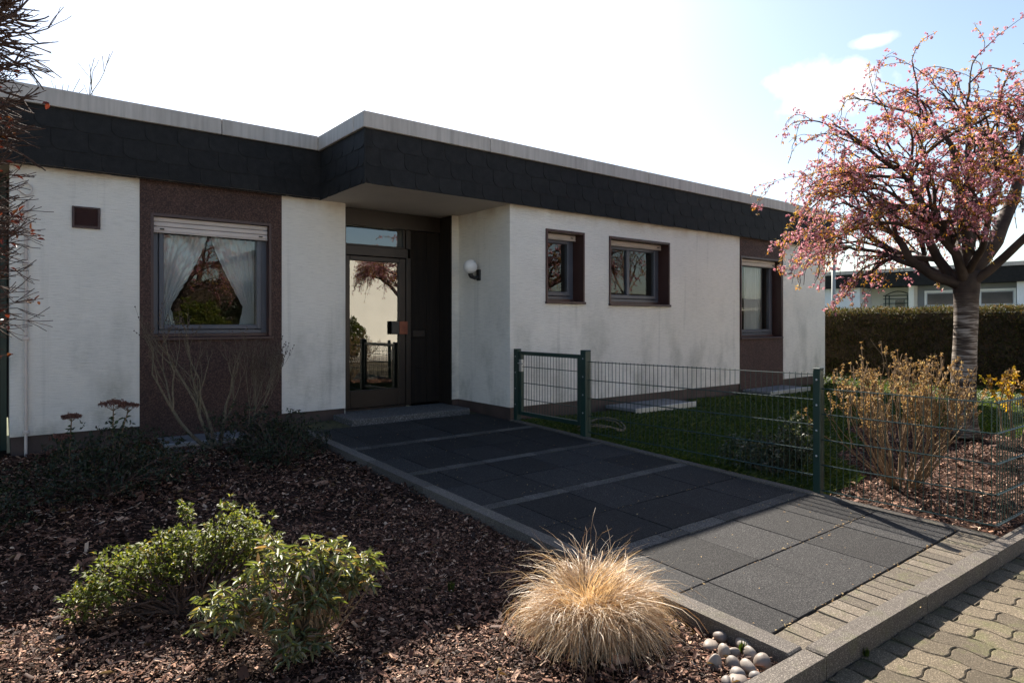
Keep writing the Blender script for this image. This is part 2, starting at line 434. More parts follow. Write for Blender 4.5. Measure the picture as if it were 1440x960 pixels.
M['blossom'] = leafmat('pink_blossom', [(0, (0.36, 0.13, 0.165)), (0.5, (0.57, 0.28, 0.32)), (1, (0.76, 0.54, 0.56))], 0.46, 0.6, 0.2, (1.0, 0.8, 0.82))
M['youngleaf'] = leafmat('bronze_young_leaf', [(0, (0.30, 0.11, 0.03)), (0.5, (0.46, 0.24, 0.05)), (1, (0.56, 0.44, 0.09))], 0.5, 0.5, 0.3, (1.2, 1.0, 0.5))
M['cherry'] = cherry_bark()
M['twig'] = bark('grey_brown_twig', [(0.3, (0.085, 0.068, 0.046)), (0.7, (0.22, 0.18, 0.125))], (20, 20, 8), 0.3)
M['paletwig'] = bark('straw_brown_stem', [(0.3, (0.11, 0.068, 0.038)), (0.7, (0.30, 0.20, 0.11))], (20, 20, 8), 0.3)
M['redtwig'] = bark('red_brown_twig', [(0.3, (0.040, 0.024, 0.019)), (0.7, (0.12, 0.078, 0.060))], (20, 20, 20), 0.3)
M['bud'] = leafmat('tan_dry_flower', [(0, (0.22, 0.13, 0.06)), (0.5, (0.38, 0.25, 0.12)), (1, (0.48, 0.38, 0.20))], 0.35, 0.6, 0.2, (1.1, .95, .6))
M['sedum'] = leafmat('faded_sedum_head', [(0, (0.17, 0.075, 0.06)), (1, (0.34, 0.17, 0.135))], 0.2, 0.8, 0.2)
M['sedumleaf'] = leafmat('sedum_leaf', [(0, (0.03, 0.055, 0.022)), (1, (0.07, 0.10, 0.035))], 0.3, 0.5)
M['redleaf'] = leafmat('russet_winter_leaf', [(0, (0.06, 0.012, 0.010)), (0.7, (0.12, 0.022, 0.016)), (1, (0.13, 0.06, 0.02))], 0.35, 0.5, 0.4)
M['yellow'] = leafmat('yellow_flower', [(0, (0.50, 0.27, 0.02)), (0.6, (0.68, 0.46, 0.04)), (1, (0.42, 0.40, 0.07))], 0.45, 0.5, 0.3, (1.1, 1.0, 0.5))
M['white_wall'] = plain('neighbour_white_render', (0.74, 0.75, 0.77), 0.9, var=0.05, scale=1.5, bump=0.2)
M['cream_wall'] = plain('neighbour_cream_render', (0.78, 0.75, 0.66), 0.9, var=0.05, scale=1.5)
M['grey_paint'] = plain('grey_garage_paint', (0.20, 0.21, 0.22), 0.6, var=0.1, scale=2)
M['door_grey'] = plain('pale_garage_door', (0.42, 0.42, 0.43), 0.5, var=0.08, scale=2)
M['white_trim'] = plain('white_trim', (0.76, 0.75, 0.72), 0.5, var=0.04)
M['dark_pane'] = plain('dark_pane', (0.03, 0.032, 0.036), 0.12, var=0.3, scale=2, spec=0.8)
M['mast'] = plain('grey_green_mast', (0.26, 0.28, 0.26), 0.5, var=0.1, scale=2)
def stone_mat():
    t = MT('river_pebble'); v = t.tex(); r = t.N.new('ShaderNodeObjectInfo')
    c = t.ramp(r.outputs['Random'], [(0, (0.129, 0.112, 0.102)), (0.3, (0.204, 0.163, 0.129)), (0.6, (0.245, 0.211, 0.177)), (0.85, (0.156, 0.150, 0.150)), (1, (0.299, 0.258, 0.211))])
    c = t.mix(t.ramp(t.noise(v, 25, 6, 0.65), [(0.35, 0.0), (0.75, 0.6)]), c, (0.24, 0.19, 0.16))
    t.col(c); t.bump(t.noise(v, 60, 4), 0.2, 0.004); return t.set(0.6, 0, 0.4)
M['stone'] = stone_mat()

# ------------------------------------------------------------------ ground heights
def pz(y): return 0.032 * (y - 1.36)                 # path and lawn rise towards the house
def bz(y): return pz(y) - 0.058                        # planting bed lies lower than the path

# ------------------------------------------------------------------ SETTING: ground sheets
def sheet(name, pts, mat, kind='structure'):
    b = MB(); b.add(pts, [tuple(range(len(pts)))]); o = b.build(name, mat); tag(o, kind=kind); return o
sheet('ground', [(-700, -700, -0.45), (700, -700, -0.45), (700, 700, -0.45), (-700, 700, -0.45)], M['earth'])
sheet('street', [(-60, -6, -0.100), (90, -6, -0.100), (90, 1.30, -0.100), (-60, 1.30, -0.100)], M['paver'])
sheet('street_joints', [(-1.3, -2.2, -0.095), (10.2, -2.2, -0.095), (10.2, 1.30, -0.095), (-1.3, 1.30, -0.095)], M['joint'])
sheet('lawn', [(5.075, 1.30, pz(1.36) - .03), (60, .9, pz(1.36) - .03), (60, 40, pz(7) - .03), (5.075, 7.4, pz(7.4) - .03)], M['lawn'])
b = MB()
n = 60
for i in range(n + 1):
    for j in range(n + 1):
        x = -9 + 11.6 * i / n; y = 1.345 + 6.6 * j / n
        h = -.022 + 0.012 * math.sin(x * 2.3 + 1) * math.sin(y * 1.9) + rng.uniform(-.006, .006)
        e = min(1, (2.6 - x) / .25) * min(1, (y - 1.345) / .25)
        b.v.append((x, y, bz(y) - .012 + h * max(0, e)))
for i in range(n):
    for j in range(n):
        b.f.append((i*(n+1)+j, (i+1)*(n+1)+j, (i+1)*(n+1)+j+1, i*(n+1)+j+1)); b.m.append(0)
tag(b.build('planting_bed', M['soil'], smooth=True), kind='structure')

def slab(b, ring, z, ch=0.004, depth=0.05, tilt=(0, 0)):
    """a stone with outline ring [(x,y)], chamfered upper edge and skirt; z is a function or number"""
    n = len(ring); cx = sum(p[0] for p in ring)/n; cy = sum(p[1] for p in ring)/n
    zf = z if callable(z) else (lambda x, y: z)
    vs = []
    def zz(x, y): return zf(x, y) + tilt[0]*(x-cx) + tilt[1]*(y-cy)
    for (x, y) in ring: vs.append((x, y, zz(x, y) - depth))
    for (x, y) in ring: vs.append((x, y, zz(x, y) - ch))
    for (x, y) in ring:
        d = math.hypot(x-cx, y-cy); k = max(0, 1 - ch*1.3/d)
        X, Y = cx + (x-cx)*k, cy + (y-cy)*k; vs.append((X, Y, zz(X, Y)))
    fs = []
    for i in range(n):
        j = (i+1) % n
        fs += [(i, j, n+j, n+i), (n+i, n+j, 2*n+j, 2*n+i)]
    fs.append(tuple(2*n + i for i in range(n)))
    b.add(vs, fs)

def ky(x): return 1.31 - .028*(x - 2.7)            # street side of the kerb
def rect(x0, x1, y0, y1): return [(x0, y0), (x1, y0), (x1, y1), (x0, y1)]

# path: dark slabs, pale cross strips, brick border and edging
r2 = random.Random(3)
sheet('path_bed', [(2.58, 1.35, pz(1.35)-.03), (5.07, 1.35, pz(1.35)-.03), (5.07, 8.0, pz(8)-.03), (2.58, 8.0, pz(8)-.03)], M['joint'])
b = MB(); g = 0.0035
XS = [2.685, 2.94, 3.445, 3.95, 4.455, 4.985]
rows = [(1.555, 2.06), (2.06, 2.565), (2.68, 3.185), (3.185, 3.69), (3.80, 4.295), (4.295, 4.785), (4.895, 5.395), (5.395, 5.895), (6.005, 6.505), (6.505, 7.05)]
strips = [(2.565, 2.68), (3.69, 3.80), (4.785, 4.895), (5.895, 6.005)]
for (y0, y1) in rows:
    for a, c in zip(XS[:-1], XS[1:]):
        dz = r2.uniform(-.0025, .0025)
        slab(b, rect(a+g, c-g, y0+g, y1-g), (lambda x, y, dz=dz: pz(y) + dz), 0.003, 0.028, (r2.uniform(-.004, .004), r2.uniform(-.004, .004)))
tag(b.build('path_paving', M['tile']), kind='structure')
b = MB()
for (y0, y1) in strips:
    x = 2.685
    while x < 4.97:
        w = min(0.2, 4.985 - x)
        slab(b, rect(x+.002, x+w-.002, y0+.003, y1-.003), (lambda x, y, dz=r2.uniform(-.002, .002): pz(y) + .001 + dz), 0.003, 0.028); x += w
tag(b.build('path_cross_strips', M['strip']), kind='structure')
b = MB(); x = 2.686
while x < 4.92:
    w = 0.1015; dz = r2.uniform(-.003, .002); gp = r2.uniform(.0008, .0030)
    slab(b, rect(x + gp, x + w - gp, 1.345, 1.550), (lambda x, y, dz=dz: pz(y) - .001 + dz), 0.005, 0.028, (r2.uniform(-.02, .02), r2.uniform(-.01, .01))); x += w
tag(b.build('path_brick_border', M['brick']), kind='structure')
b = MB()
y = 1.405
while y < 7.1:
    y1 = min(y + 1.0, 7.15)
    slab(b, rect(2.58, 2.682, y+.002, y1-.002), (lambda x, y: pz(y) + .012), 0.006, 0.20, (r2.uniform(-.01, .01), 0)); y = y1
y = 1.338
while y < 6.4:
    y1 = min(y + 1.0, 6.4)
    slab(b, rect(4.99, 5.072, y+.002, y1-.002), (lambda x, y: pz(y) + .012), 0.006, 0.20); y = y1
tag(b.build('path_edging', M['edging']), kind='structure')
b = MB()
x = -8.30
while x < 20:
    dz = r2.uniform(-.003, .003)
    slab(b, [(x+.003, ky(x)), (x+.997, ky(x+1)), (x+.997, ky(x+1)+.092), (x+.003, ky(x)+.092)], 0.007 + dz, 0.008, 0.25, (r2.uniform(-.004, .004), r2.uniform(-.02, .02))); x += 1.0
tag(b.build('kerb', M['kerb']), kind='structure')

# street: wave-edged pavers
b = MB()
PL, PW = 0.225, 0.145
def wavy(cx, cy):
    A, B = 0.013, 0.008; k = 10; ring = []
    def ox(y): return A*math.sin(2*math.pi*(cy + y)/PL)
    hx, hy = PW/2 - .0018, PL/2 - .0018
    for i in range(k):
        y = -hy + 2*hy*i/k; ring.append((hx + ox(y), y))
    for i in range(6):
        t = i/6; ring.append((hx - 2*hx*t + ox(hy), hy + B*math.sin(2*math.pi*t)))
    for i in range(k):
        y = hy - 2*hy*i/k; ring.append((-hx + ox(y), y))
    for i in range(6):
        t = 1 - i/6; ring.append((hx - 2*hx*t + ox(-hy), -hy + B*math.sin(2*math.pi*t)))
    return [(cx + x, cy + y + ky(cx + x) - 1.205) for x, y in ring]
i = 0; x = -1.0
while x < 10:
    y = 1.095 - (PL/2 if i % 2 else 0)
    if i % 2: slab(b, [(q[0], q[1] + ky(q[0]) - 1.205) for q in rect(x - PW/2 + .014, x + PW/2 - .014, 1.098, 1.200)], -0.088 + r2.uniform(-.001, .001), 0.004, 0.03)
    while y > -1.8:
        slab(b, wavy(x, y), -0.086 + r2.uniform(-.0015, .0015), 0.0045, 0.03, (r2.uniform(-.008, .008), r2.uniform(-.008, .008)))
        y -= PL
    x += PW; i += 1
tag(b.build('street_paving', M['paver']), kind='structure')

# ------------------------------------------------------------------ HOUSE
YL, YR = 7.70, 6.46           # facade planes of the left wing and of the projecting right wing
XC = 5.05                     # left corner of the right wing
ZP, ZF, ZM, ZT = 0.31, 2.88, 3.47, 3.635
house = thing('bungalow', 'white plastered flat-roofed bungalow with dark tiled fascia and brown window panels', 'house', (3.0, 7.7, 0.0))

def wall_x(b, x0, x1, z0, z1, y, holes, m=0):
    holes = [(max(h[0], x0), min(h[1], x1), max(h[2], z0), min(h[3], z1)) for h in holes]
    xs = sorted({x0, x1, *[h[0] for h in holes], *[h[1] for h in holes]})
    zs = sorted({z0, z1, *[h[2] for h in holes], *[h[3] for h in holes]})
    for a, c in zip(xs[:-1], xs[1:]):
        for d, e in zip(zs[:-1], zs[1:]):
            mx_, mz_ = (a+c)/2, (d+e)/2
            if any(h[0] < mx_ < h[1] and h[2] < mz_ < h[3] for h in holes): continue
            b.quad((a, y, d), (c, y, d), (c, y, e), (a, y, e), m)

WIN = {'left': (1.235, 2.46, 1.22, 2.515, YL), 'w1': (5.66, 6.342, 1.66, 2.60, YR),
       'w2': (6.87, 8.207, 1.65, 2.60, YR), 'w3': (10.195, 11.54, 1.105, 2.525, YR)}
hl = [WIN['left'][:4]]; hr = [WIN[k][:4] for k in ('w1', 'w2', 'w3')]
P1, P2 = (1.12, 2.592), (10.17, 11.615)
b = MB()
wall_x(b, 0.05, 3.39, ZP, ZF + .1, YL, [(P1[0], P1[1], ZP - 1, ZF + 1)])
wall_x(b, XC, 13.25, ZP, ZF + .1, YR, [hr[0], hr[1], (P2[0], P2[1], ZP - 1, ZF + 1)])
b.quad((XC, YR, ZP), (XC, YR, ZF+.1), (XC, 7.64, ZF+.1), (XC, 7.64, ZP))       # lamp wall
b.quad((4.94, 7.64, ZP), (XC, 7.64, ZP), (XC, 7.64, ZF+.1), (4.94, 7.64, ZF+.1))
b.quad((13.25, YR, ZP), (13.25, 17, ZP), (13.25, 17, ZF+.1), (13.25, YR, ZF+.1))
b.quad((0.05, YL, ZP), (0.05, YL, ZF+.1), (0.05, 8.6, ZF+.1), (0.05, 8.6, ZP))
b.quad((3.39, YL, ZP-.1), (3.39, 8.0, ZP-.1), (3.39, 8.0, ZF+.1), (3.39, YL, ZF+.1))
build_split(b, 'wall', M['plaster'], house)
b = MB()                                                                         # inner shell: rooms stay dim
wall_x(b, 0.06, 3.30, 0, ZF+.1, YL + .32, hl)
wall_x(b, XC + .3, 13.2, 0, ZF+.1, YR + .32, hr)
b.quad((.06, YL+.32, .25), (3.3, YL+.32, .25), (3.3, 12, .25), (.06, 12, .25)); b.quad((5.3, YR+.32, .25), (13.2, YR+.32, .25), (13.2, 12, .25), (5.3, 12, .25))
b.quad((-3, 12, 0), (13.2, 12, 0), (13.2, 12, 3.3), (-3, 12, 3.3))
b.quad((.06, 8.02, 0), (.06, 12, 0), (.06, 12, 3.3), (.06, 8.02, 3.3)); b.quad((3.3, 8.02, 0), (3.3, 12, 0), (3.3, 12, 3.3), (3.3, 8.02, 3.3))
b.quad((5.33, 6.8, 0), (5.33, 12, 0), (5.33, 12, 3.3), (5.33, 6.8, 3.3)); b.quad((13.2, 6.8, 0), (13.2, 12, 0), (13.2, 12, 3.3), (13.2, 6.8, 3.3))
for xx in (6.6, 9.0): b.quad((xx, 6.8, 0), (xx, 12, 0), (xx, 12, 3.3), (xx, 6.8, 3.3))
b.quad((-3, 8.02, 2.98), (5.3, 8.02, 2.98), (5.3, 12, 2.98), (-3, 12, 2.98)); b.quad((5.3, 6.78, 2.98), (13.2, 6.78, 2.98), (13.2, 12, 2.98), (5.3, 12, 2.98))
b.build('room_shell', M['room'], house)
# brown gravel-faced panels (3 mm proud)
for key, (xa, xb), y, z0 in (('left', P1, YL - .004, 0.02), ('w3', P2, YR - .004, 0.12)):
    b = MB(); wall_x(b, xa, xb, z0, ZF + .1, y, [WIN[key][:4]])
    for xx in (xa, xb): b.quad((xx, y, z0), (xx, y + .03, z0), (xx, y + .03, ZF+.1), (xx, y, ZF+.1))
    b.build('brown_panel', M['panel'], house)
# plinth, set back under the plaster
b = MB()
b.box(0.06, P1[0], YL + .025, YL + .3, -.2, ZP + .004); b.box(P1[1], 3.385, YL + .025, YL + .3, -.2, ZP + .004)
b.box(XC + .02, P2[0], YR + .02, YR + .3, -.1, ZP + .004); b.box(P2[1], 13.23, YR + .02, YR + .3, -.1, ZP + .004)
b.box(XC + .02, XC + .3, YR + .301, 7.66, -.1, ZP + .004); b.box(4.95, XC + .019, 7.655, 7.95, -.1, ZP + .004)
b.box(13.0, 13.23, YR + .301, 17, -.1, ZP + .004)
build_split(b, 'plinth', M['plinth'], house)
# roof, soffit
b = MB()
b.box(-3.5, 13.42, 7.70, 17, 2.99, 3.55); b.box(3.12, 13.42, 6.44, 7.699, 2.99, 3.55)
rf = b.build('roof', M['roof'], house)
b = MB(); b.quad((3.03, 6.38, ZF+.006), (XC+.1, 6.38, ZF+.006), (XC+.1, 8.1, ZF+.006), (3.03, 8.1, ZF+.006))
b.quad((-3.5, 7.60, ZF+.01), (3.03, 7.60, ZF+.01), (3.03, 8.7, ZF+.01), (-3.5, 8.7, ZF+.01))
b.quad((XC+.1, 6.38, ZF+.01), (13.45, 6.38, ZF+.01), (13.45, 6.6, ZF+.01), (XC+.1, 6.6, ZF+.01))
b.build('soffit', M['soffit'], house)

# fascia of overlapping tiles with one rounded corner
b = MB(); r3 = random.Random(5)
def shingles(p0, p1, outv, z0=ZF, z1=ZM, flip=False):
    p0 = Vector(p0); p1 = Vector(p1); ln = (p1 - p0).length; d = (p1 - p0) / ln; o = Vector(outv)
    nrow = 3; h = (z1 - z0) / nrow; w = 0.305
    def P(s, z, k): q = p0 + d * s + o * k; return (q.x, q.y, z)
    b.quad(P(0, z0 - .003, -.002), P(ln, z0 - .003, -.002), P(ln, z1, -.002), P(0, z1, -.002))
    for r in range(nrow):
        za = z0 + r*h - (0.004 if r == 0 else 0.012); zb = min(z1, z0 + (r+1)*h + .035)
        s = -w * ((r * 0.37) % 1.0) - r3.uniform(0, .03)
        while s < ln:
            e = s + w * r3.uniform(.97, 1.03); a_ = max(s, 0) ; c_ = min(e, ln)
            if c_ - a_ > 0.02:
                j = r3.uniform(-.005, .005); ob = 0.0065 + r3.uniform(-.0015, .002); ot = 0.001
                R = 0.085 if c_ - a_ > 0.15 else 0
                pts = []
                if R and r > 0 or R:
                    for k in range(6):
                        an = math.pi/2 * k/5
                        if not flip: pts.append((a_ + R*(1 - math.sin(an)) + .002, za + j + R*(1 - math.cos(an))))
                        else: pts.append((c_ - R*(1 - math.sin(an)) - .002, za + j + R*(1 - math.cos(an))))
                    # order: from bottom inward to side up
                    if not flip: ring = [(c_ - .002, za + j)] + pts + [(a_ + .002, zb), (c_ - .002, zb)]
                    else: ring = [(a_ + .002, za + j)] + pts + [(c_ - .002, zb), (a_ + .002, zb)]
                else: ring = [(c_, za + j), (a_, za + j), (a_, zb), (c_, zb)]
                def off(z): return ob + (ot - ob) * (z - za) / (zb - za)
                vs = [P(x, z, off(z)) for x, z in ring] + [P(x, z, off(z) - .007) for x, z in ring]
                m_ = len(ring)
                b.add(vs, [tuple(range(m_))] + [(q, (q+1) % m_, m_ + (q+1) % m_, m_ + q) for q in range(m_)])
            s = e
FY1, FY2, FX = 7.62, 6.38, 3.03
shingles((-3.5, FY1, 0), (FX + .01, FY1, 0), (0, -1, 0))
shingles((FX, FY1, 0), (FX, FY2, 0), (-1, 0, 0), flip=True)
shingles((FX, FY2, 0), (13.47, FY2, 0), (0, -1, 0))
shingles((13.47, FY2, 0), (13.47, 17, 0), (1, 0, 0))
b.tube([(FX-.005, FY2-.005, ZF), (FX-.005, FY2-.005, ZM)], .011, 8)
b.build('fascia', M['slate'], house)
# aluminium roof-edge trim in lengths with joint gaps
b = MB()
def trim_x(x0, x1, y, seams):
    xs = [x0] + [s for s in seams if x0 < s < x1] + [x1]
    for a, c in zip(xs[:-1], xs[1:]): b.bbox(a + .003, c - .003, y - .035, y + .22, ZM - .008, ZT, .006)
trim_x(-3.5, FX - .037, FY1, [-.9, 1.9]); trim_x(FX - .035, 13.5, FY2, [4.66, 7.6, 10.5])
b.bbox(FX - .035, FX + .2, FY2 + .222, FY1 - .037, ZM - .008, ZT, .006)
b.bbox(FX - .034, FX + .2, FY1 - .035, FY1 + .22, ZM - .007, ZT + .002, .006)
b.bbox(13.28, 13.505, FY2 + .222, 17, ZM - .008, ZT, .006)
b.build('roof_edge_trim', M['alu'], house)

# windows
def window(key, rec, box_h, sash, lining=True, mull=None):
    x0, x1, z0, z1, y = WIN[key]
    fr = MB(); yf = y + rec
    fw = 0.055
    fr.bbox(x0 + .012, x0 + fw + .02, yf, yf + .07, z0 + .02, z1 - .012, .004); fr.bbox(x1 - fw - .02, x1 - .012, yf, yf + .07, z0 + .02, z1 - .012, .004)
    fr.bbox(x0 + fw + .02, x1 - fw - .02, yf + .001, yf + .069, z0 + .02, z0 + fw + .035, .004); fr.bbox(x0 + fw + .02, x1 - fw - .02, yf + .001, yf + .069, z1 - fw - .012, z1 - .012, .004)
    w = fr.build('window', M['frame'], house)
    sa = MB(); a, c, d, e = x0 + fw + .022, x1 - fw - .022, z0 + fw + .04, z1 - fw - .014
    ys = yf - .018
    sa.bbox(a, a + sash, ys, yf + .05, d, e, .006); sa.bbox(c - sash, c, ys, yf + .05, d, e, .006)
    sa.bbox(a + sash, c - sash, ys + .001, yf + .049, d, d + sash, .006); sa.bbox(a + sash, c - sash, ys + .001, yf + .049, e - sash, e, .006)
    if mull:
        sa.bbox(mull - .03, mull + .03, ys + .002, yf + .048, d + sash, e - sash, .006)
    sa.build('sash', M['frame'], w)
    pn = MB(); pn.quad((a + sash*.8, yf + .02, d + sash*.8), (c - sash*.8, yf + .02, d + sash*.8), (c - sash*.8, yf + .02, e - sash*.8), (a + sash*.8, yf + .02, e - sash*.8))
    pn.build('pane', M['win_glass'], w)
    # lining of the reveal: a thin brown metal surround standing a little proud of the wall
    li = MB(); t = .014; p = y - (.022 if lining else .006)
    li.box(x0 - .012, x0 + t, p, y + .32, z0 + .012, z1); li.box(x1 - t, x1 + .012, p, y + .32, z0 + .012, z1)
    li.box(x0 - .012, x1 + .012, p - .001, y + .32, z1 + .001, z1 + .03)
    li.build('reveal_lining', M['brown'], w)
    sil = MB(); sil.bbox(x0 - .02, x1 + .02, y - .045, y + .32, z0 - .022, z0 + .011, .005)
    sil.bbox(x0 + .016, x1 - .016, yf - .03, yf - .004, z0 + .013, z0 + .05, .004)
    sil.build('sill', M['brown'], w)
    # roller shutter, almost fully raised: bottom slats and end bar
    sh = MB(); ysh = yf - .055
    zz = z1 - .002; ns = max(1, int(box_h / .05))
    for k in range(ns):
        za = zz - (k+1)*box_h/ns
        sh.bbox(x0 + .02, x1 - .02, ysh - .006, ysh + .010, za + .004, za + box_h/ns - .001, .005)
    sh.bbox(x0 + .018, x1 - .018, ysh - .010, ysh + .012, zz - box_h - .012, zz - box_h + .002, .004)
    so_ = sh.build('roller_shutter', M['shutter'], w)
    st = MB()
    for xx in (x0 + .10, x1 - .10): st.bbox(xx - .022, xx + .022, ysh - .022, ysh - .0105, zz - box_h + .02, zz - box_h + .034, .003)
    build_split(st, 'stopper', M['black'], so_)
    return w
wl = window('left', .10, .155, .05, lining=False)
window('w1', .19, .065, .055); window('w2', .19, .065, .055, mull=7.47); window('w3', .17, .10, .055)

# curtains behind the left pane: two drapes drawn aside, ruffled inner edges
def drape(side):
    b = MB(); x0, x1, z0, z1, y = WIN['left']; xm = (x0 + x1) / 2 + 0.02; nu, nv = 60, 26
    edge = x0 + .09 if side < 0 else x1 - .09
    for j in range(nv + 1):
        t = j / nv; z = z1 - .16 - t * (z1 - z0 - .26)
        pull = 0.96 - 0.70 * min(1, t/.78)**1.25 if t < .78 else 0.26 + 0.10 * (t - .78)/.22
        for i in range(nu + 1):
            s = i / nu; x = edge + (xm - edge) * s * pull
            rf_ = .012 * math.sin(j * 2.6) * max(0, (s - .92) / .08)
            yy = y + .30 + .018 * math.sin(s * 46 + 1.2 * math.sin(t * 3)) + (.03 * math.sin(j * 2.6) * max(0, (s - .92)/.08))
            b.v.append((x + rf_, yy, z - .10 * (1 - s) * max(0, t - .5) + .02*s))
    for j in range(nv):
        for i in range(nu):
            q = j*(nu+1) + i; b.f.append((q, q+1, q+nu+2, q+nu+1)); b.m.append(0)
    return b.build('curtain', M['curtain'], house, smooth=True)
drape(-1); drape(1)
for key in ('w1', 'w2', 'w3'):
    x0, x1, z0, z1, y = WIN[key]; b = MB(); nu = 50
    hi_ = z1 - .1 if key == 'w3' else z0 + .55
    xa = x0 + .7 if key == 'w3' else x0 + .05
    for i in range(nu + 1):
        xx = xa + (x1 - .05 - xa) * i / nu; yy = y + .36 + .02 * math.sin(i * 1.7)
        b.v += [(xx, yy, z0 + .05), (xx, yy, hi_)]
    for i in range(nu): b.f.append((2*i, 2*i+2, 2*i+3, 2*i+1)); b.m.append(0)
    if key == 'w3': b.build('curtain', M['curtain'], house, smooth=True)

# entrance: door leaf with glass, side panel, transom, dark return
YD = 7.95; ZS = 0.243
b = MB()
b.bbox(3.392, 3.47, YD - .06, YD + .05, ZS, ZF, .004)                  # hinge-side post
b.bbox(3.47, 4.93, YD - .05, YD + .05, 2.66, ZF - .002, .004)          # head beam
b.bbox(3.47, 4.40, YD - .04, YD + .04, 2.27, 2.395, .004)              # rail over the leaf
b.bbox(4.37, 4.44, YD - .045, YD + .045, ZS, 2.272, .004)
b.bbox(4.37, 4.44, YD - .045, YD + .045, 2.396, 2.66, .004)
b.build('door_frame', M['doormetal'], house)
b = MB(); a, c = 3.475, 4.365; st = .075
b.bbox(a, a + st, YD - .03, YD + .03, ZS + .02, 2.262, .006); b.bbox(c - .10, c, YD - .03, YD + .03, ZS + .02, 2.262, .006)
b.bbox(a + st, c - .10, YD - .029, YD + .029, ZS + .02, ZS + .25, .006); b.bbox(a + st, c - .10, YD - .029, YD + .029, 2.20, 2.262, .006)
door = b.build('door', M['doormetal'], house)
b = MB(); b.quad((a + st - .01, YD, ZS + .24), (c - .09, YD, ZS + .24), (c - .09, YD, 2.21), (a + st - .01, YD, 2.21)); b.build('pane', M['door_glass'], door)
b = MB(); b.bbox(4.135, 4.245, YD - .075, YD - .052, 1.225, 1.405, .004); b.bbox(4.17, 4.20, YD - .0515, YD - .031, 1.29, 1.33, .002); b.build('pull_plate', M['black'], door)
b = MB(); b.bbox(4.246, 4.375, YD - .077, YD - .050, 1.225, 1.405, .004); b.bbox(4.29, 4.32, YD - .0495, YD - .031, 1.29, 1.33, .002); b.build('handle_plate', M['copper'], door)
b = MB(); b.bbox(3.475, 4.365, YD - .02, YD + .02, 2.397, 2.42, .003); b.bbox(3.475, 3.50, YD - .02, YD + .02, 2.42, 2.658, .003); b.bbox(4.335, 4.365, YD - .02, YD + .02, 2.42, 2.658, .003)
tr = b.build('transom_window', M['doormetal'], house)
b = MB(); b.quad((3.49, YD + .004, 2.41), (4.35, YD + .004, 2.41), (4.35, YD + .004, 2.66), (3.49, YD + .004, 2.66)); b.build('pane', M['door_glass'], tr)
b = MB(); b.bbox(4.441, 4.70, YD - .02, YD + .03, ZS + .02, 2.658, .005); b.bbox(4.704, 4.936, YD - .02, YD + .03, ZS + .02, 2.658, .005)
for z in (.75, 1.16, 1.30, 2.25): b.bbox(4.46, 4.685, YD - .028, YD - .021, z, z + .012, .003)
sp_ = b.build('side_panel', M['doorwood'], house)
b = MB(); b.bbox(4.48, 4.665, YD - .034, YD - .0285, 1.19, 1.275, .003); b.bbox(4.50, 4.645, YD - .040, YD - .0345, 1.245, 1.262, .002); build_split(b, 'letter_slot', M['doormetal'], sp_)
b = MB(); b.bbox(4.912, 4.938, 7.64, YD - .022, ZS, ZF - .002, .003); b.build('door_return', M['doorwood'], house)
b = MB(); b.bbox(3.24, 4.93, 7.17, YD - .062, 0.10, ZS - .004, .008); b.build('doorstep', M['step'], house)
b = MB(); b.bbox(3.45, 4.36, YD - .06, YD + .2, 0.12, ZS + .018, .004); b.build('threshold_bar', M['doormetal'], house)
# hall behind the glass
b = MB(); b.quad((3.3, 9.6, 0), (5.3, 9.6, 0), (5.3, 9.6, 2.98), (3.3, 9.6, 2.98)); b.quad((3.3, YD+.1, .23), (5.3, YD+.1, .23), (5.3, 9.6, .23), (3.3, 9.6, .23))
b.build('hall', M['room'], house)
# vent grille
b = MB(); x0, x1, z0, z1 = .535, .773, 2.326, 2.54; yv = YL - .02
for q in ((x0, x0+.022, z0, z1), (x1-.022, x1, z0, z1), (x0+.022, x1-.022, z0, z0+.02), (x0+.022, x1-.022, z1-.02, z1)): b.bbox(q[0], q[1], yv, YL + .01, q[2], q[3], .003)
z = z0 + .03
while z < z1 - .03:
    b.add([(x0+.022, yv+.004, z), (x1-.022, yv+.004, z), (x1-.022, yv+.016, z+.016), (x0+.022, yv+.016, z+.016), (x0+.022, yv+.018, z+.012), (x1-.022, yv+.018, z+.012)], [(0,1,2,3), (0,4,5,1)]); z += .018
b.box(x0+.02, x1-.02, yv + .0185, YL - .001, z0+.02, z1-.02)
b.build('vent_grille', M['brown'], house)
# thin conduit down the left wall, with clips and a little loop at the top
b = MB(); xp = .172; yp = YL - .022
b.tube([(xp, yp, .12), (xp, yp, 2.56)], .013, 8)
b.tube([(xp + .05*math.sin(t) , yp, 2.60 + .055 - .055*math.cos(t)) for t in [k*.42 for k in range(16)]], .006, 6)
pipe = b.build('conduit', M['shutter'], house)
b = MB()
for z in (.35, 1.24, 1.95, 2.45): b.bbox(xp - .026, xp + .026, yp - .018, YL + .004, z - .016, z + .016, .004)
build_split(b, 'pipe_clip', M['shutter'], pipe)
# dark bay beyond the left end: timber boarding and a narrow pane
b = MB()
for k in range(9): b.bbox(-3.2 + k*.36, -3.2 + k*.36 + .352, 8.4, 8.45, 0.0, ZF, .006)
bay = b.build('boarded_bay', M['doorwood'], house)
b = MB(); b.box(-.02, .03, 8.30, 8.39, .1, ZF); b.bbox(-.75, -.02, 8.36, 8.395, .9, .96, .004); b.bbox(-.75, -.02, 8.36, 8.395, 1.28, 1.32, .004); b.build('bay_frame', M['green_metal'], bay)
b = MB(); b.quad((-.72, 8.385, .96), (-.03, 8.385, .96), (-.03, 8.385, 1.28), (-.72, 8.385, 1.28)); b.build('pane', M['door_glass'], bay)

